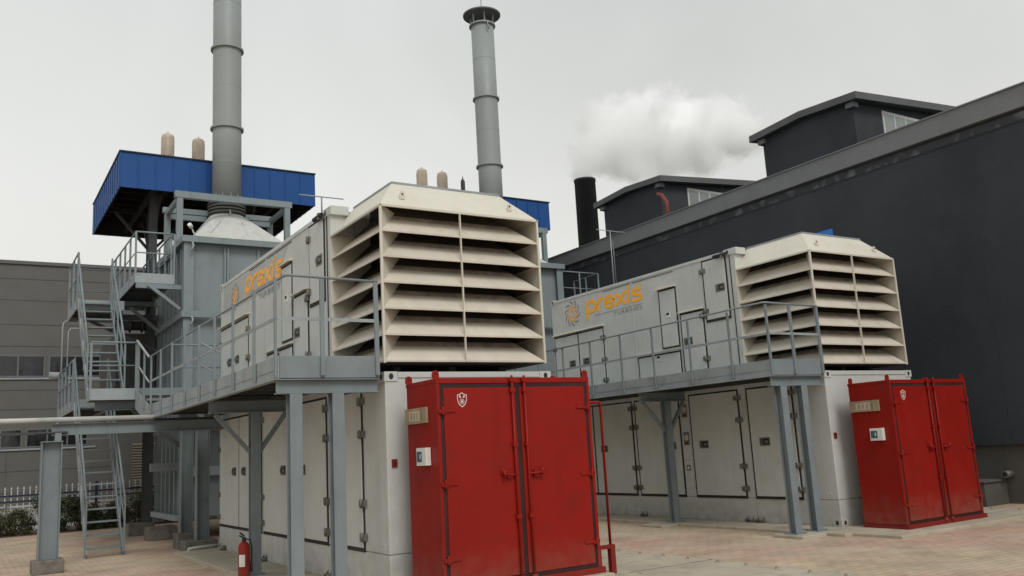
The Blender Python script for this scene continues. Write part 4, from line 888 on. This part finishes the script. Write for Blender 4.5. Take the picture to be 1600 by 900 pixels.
# fence
fr = empty('picket_fence', (2, 29, GZ), 'white picket fence with dark blue rails behind the shrubs', 'fence')
for z in (1.02, .86, .2): m = MB(); m.box(-2, 9, 28.945, 28.974, z-.024, z+.024); m.build('rail', FBLUE, fr)
for i in range(3): x = .0+i*3.52; m = MB(); m.box(x-.035, x+.035, 28.975, 29.04, GZ, 1.30); m.build('post', FBLUE, fr)
for i in range(62):
    x = -1.0+i*.155
    if min(abs(x-0), abs(x-3.52), abs(x-7.04)) < .05: continue
    m = MB(); m.box(x-.013, x+.013, 28.975, 28.999, .02, 1.20); m.prism([(x-.026, 28.975, 1.20), (x, 28.975, 1.285), (x+.026, 28.975, 1.20), (x, 28.975, 1.17)], (0, .024, 0)); m.build('picket', FWHITE, fr)

# shrubs
def shrub(x, y, w, h, dens, mats, label, conical=False):
    root = empty('shrub', (x, y, GZ), label, 'shrub', 'shrubs along the fence')
    m = MB()
    for i in range(14):
        a = random.random()*6.28; rr = w*.35*random.random(); m.tube([(x+rr*.2*math.cos(a), y+rr*.2*math.sin(a), GZ), (x+rr*math.cos(a), y+rr*math.sin(a), GZ+h*.75*random.uniform(.6, 1))], [.012, .004], 5)
    m.build('stem', LEAF[2], root)
    m = MB()
    cl = [(V((random.gauss(0, .28)*w, random.gauss(0, .22)*w*.7, random.uniform(.12, .9)*h)), random.uniform(.12, .26)) for _ in range(int(16*w/1.0))]
    for i in range(dens):
        c, rr = random.choice(cl); v_ = V((random.gauss(0, 1), random.gauss(0, 1), random.gauss(0, 1))).normalized()*rr*random.uniform(.5, 1.1); p = c+v_
        if conical: p.x *= (1-.6*p.z/h); 
        p.z = max(.01, p.z); p = V((x, y, GZ))+p; s = random.uniform(.018, .04)
        d1 = V((random.gauss(0, 1), random.gauss(0, 1), random.gauss(0, 1)+.4)).normalized(); d2 = d1.cross(V((random.random(), random.random(), random.random()-.5))).normalized()
        m.mi(random.choices((0, 1, 2), mats)[0]); m.face([p-d1*s, p+d2*s*.45, p+d1*s, p-d2*s*.45])
    m.build('leaves', LEAF, root)
SH = [(.1, 28.4, 1.6, .55, (5, 2, 4), 'low yellowish shrub at the far left edge below the fence'), (1.35, 28.3, 1.5, .62, (5, 3, 4), 'low mixed green shrub behind the thick left column'),
      (2.35, 28.5, 1.1, 1.05, (3, 7, 1), 'darkest and tallest dome shaped shrub left of the stair foot'), (3.0, 28.2, 1.1, .72, (4, 4, 3), 'green shrub seen between the stair stringers, left side'),
      (3.7, 28.4, 1.1, .55, (4, 3, 4), 'low shrub seen between the stair stringers, right side'), (4.6, 28.5, 1.2, .78, (5, 2, 4), 'yellow green shrub behind the rear dark column'), (5.7, 28.5, 1.2, .85, (5, 2, 4), 'yellow green shrub glimpsed beside the duct tower legs'), (-1.3, 28.5, 1.5, .6, (5, 3, 3), 'low green shrub beyond the left picture edge')]
for x, y, w, h, mm_, lab in SH[:-1]: shrub(x, y, w, h*1.18, 5200, mm_, lab)
m = MB(); m.box(-14, 12, 27.95, 30.9, GZ-.02, GZ+.012); tag(m.build('soil_bed', mat('soil', (.10, .08, .055), .95, .3, 2, bump=.5, bscale=20)), kind='structure')

# ---------------------------------------------------------------- trench covers
sg = 'concrete trench covers with lifting loops'
def cover(x0, x1, y0, y1):
    root = empty('trench_cover', ((x0+x1)/2, (y0+y1)/2, GZ), None, 'trench cover', sg)
    m = MB(); m.box(x0+.006, x1-.006, y0+.010, y1-.010, GZ-.08, GZ+.012); m.build('slab', CONC, root, .006)
    for x in (x0+.18, x1-.18):
        m = MB(); yc = (y0+y1)/2; z = GZ+.012; m.tube([(x-.022, yc, z-.01), (x-.024, yc, z+.012), (x, yc, z+.026), (x+.024, yc, z+.012), (x+.022, yc, z-.01)], .0045, 6); m.build('lifting_loop', RUST, root)
    return root
c0 = cover(7.02, 8.70, 10.55, 11.05); c0['label'] = 'concrete trench cover set in the paving right of the foreground red cabinet'
i = 0
for j in range(1, 16):
    y = -.5*j-(.06 if j > 3 else 0)
    c = copy_tree(c0); c.location = c0.location+V((0, y, .0))
m = MB(); m.box(6.98, 8.74, 2.4, 11.09, GZ-.01, GZ+.003); tag(m.build('trench_floor', CONCD), kind='structure')
c1 = cover(15.05, 16.6, 9.3, 9.8); c1['label'] = 'pale concrete trench cover in front of the dark wall at the far right'; c1['group'] = 'trench covers by the dark wall'
for j in range(1, 7):
    c = copy_tree(c1); c.location = c1.location+V((0, -.52*j, 0))
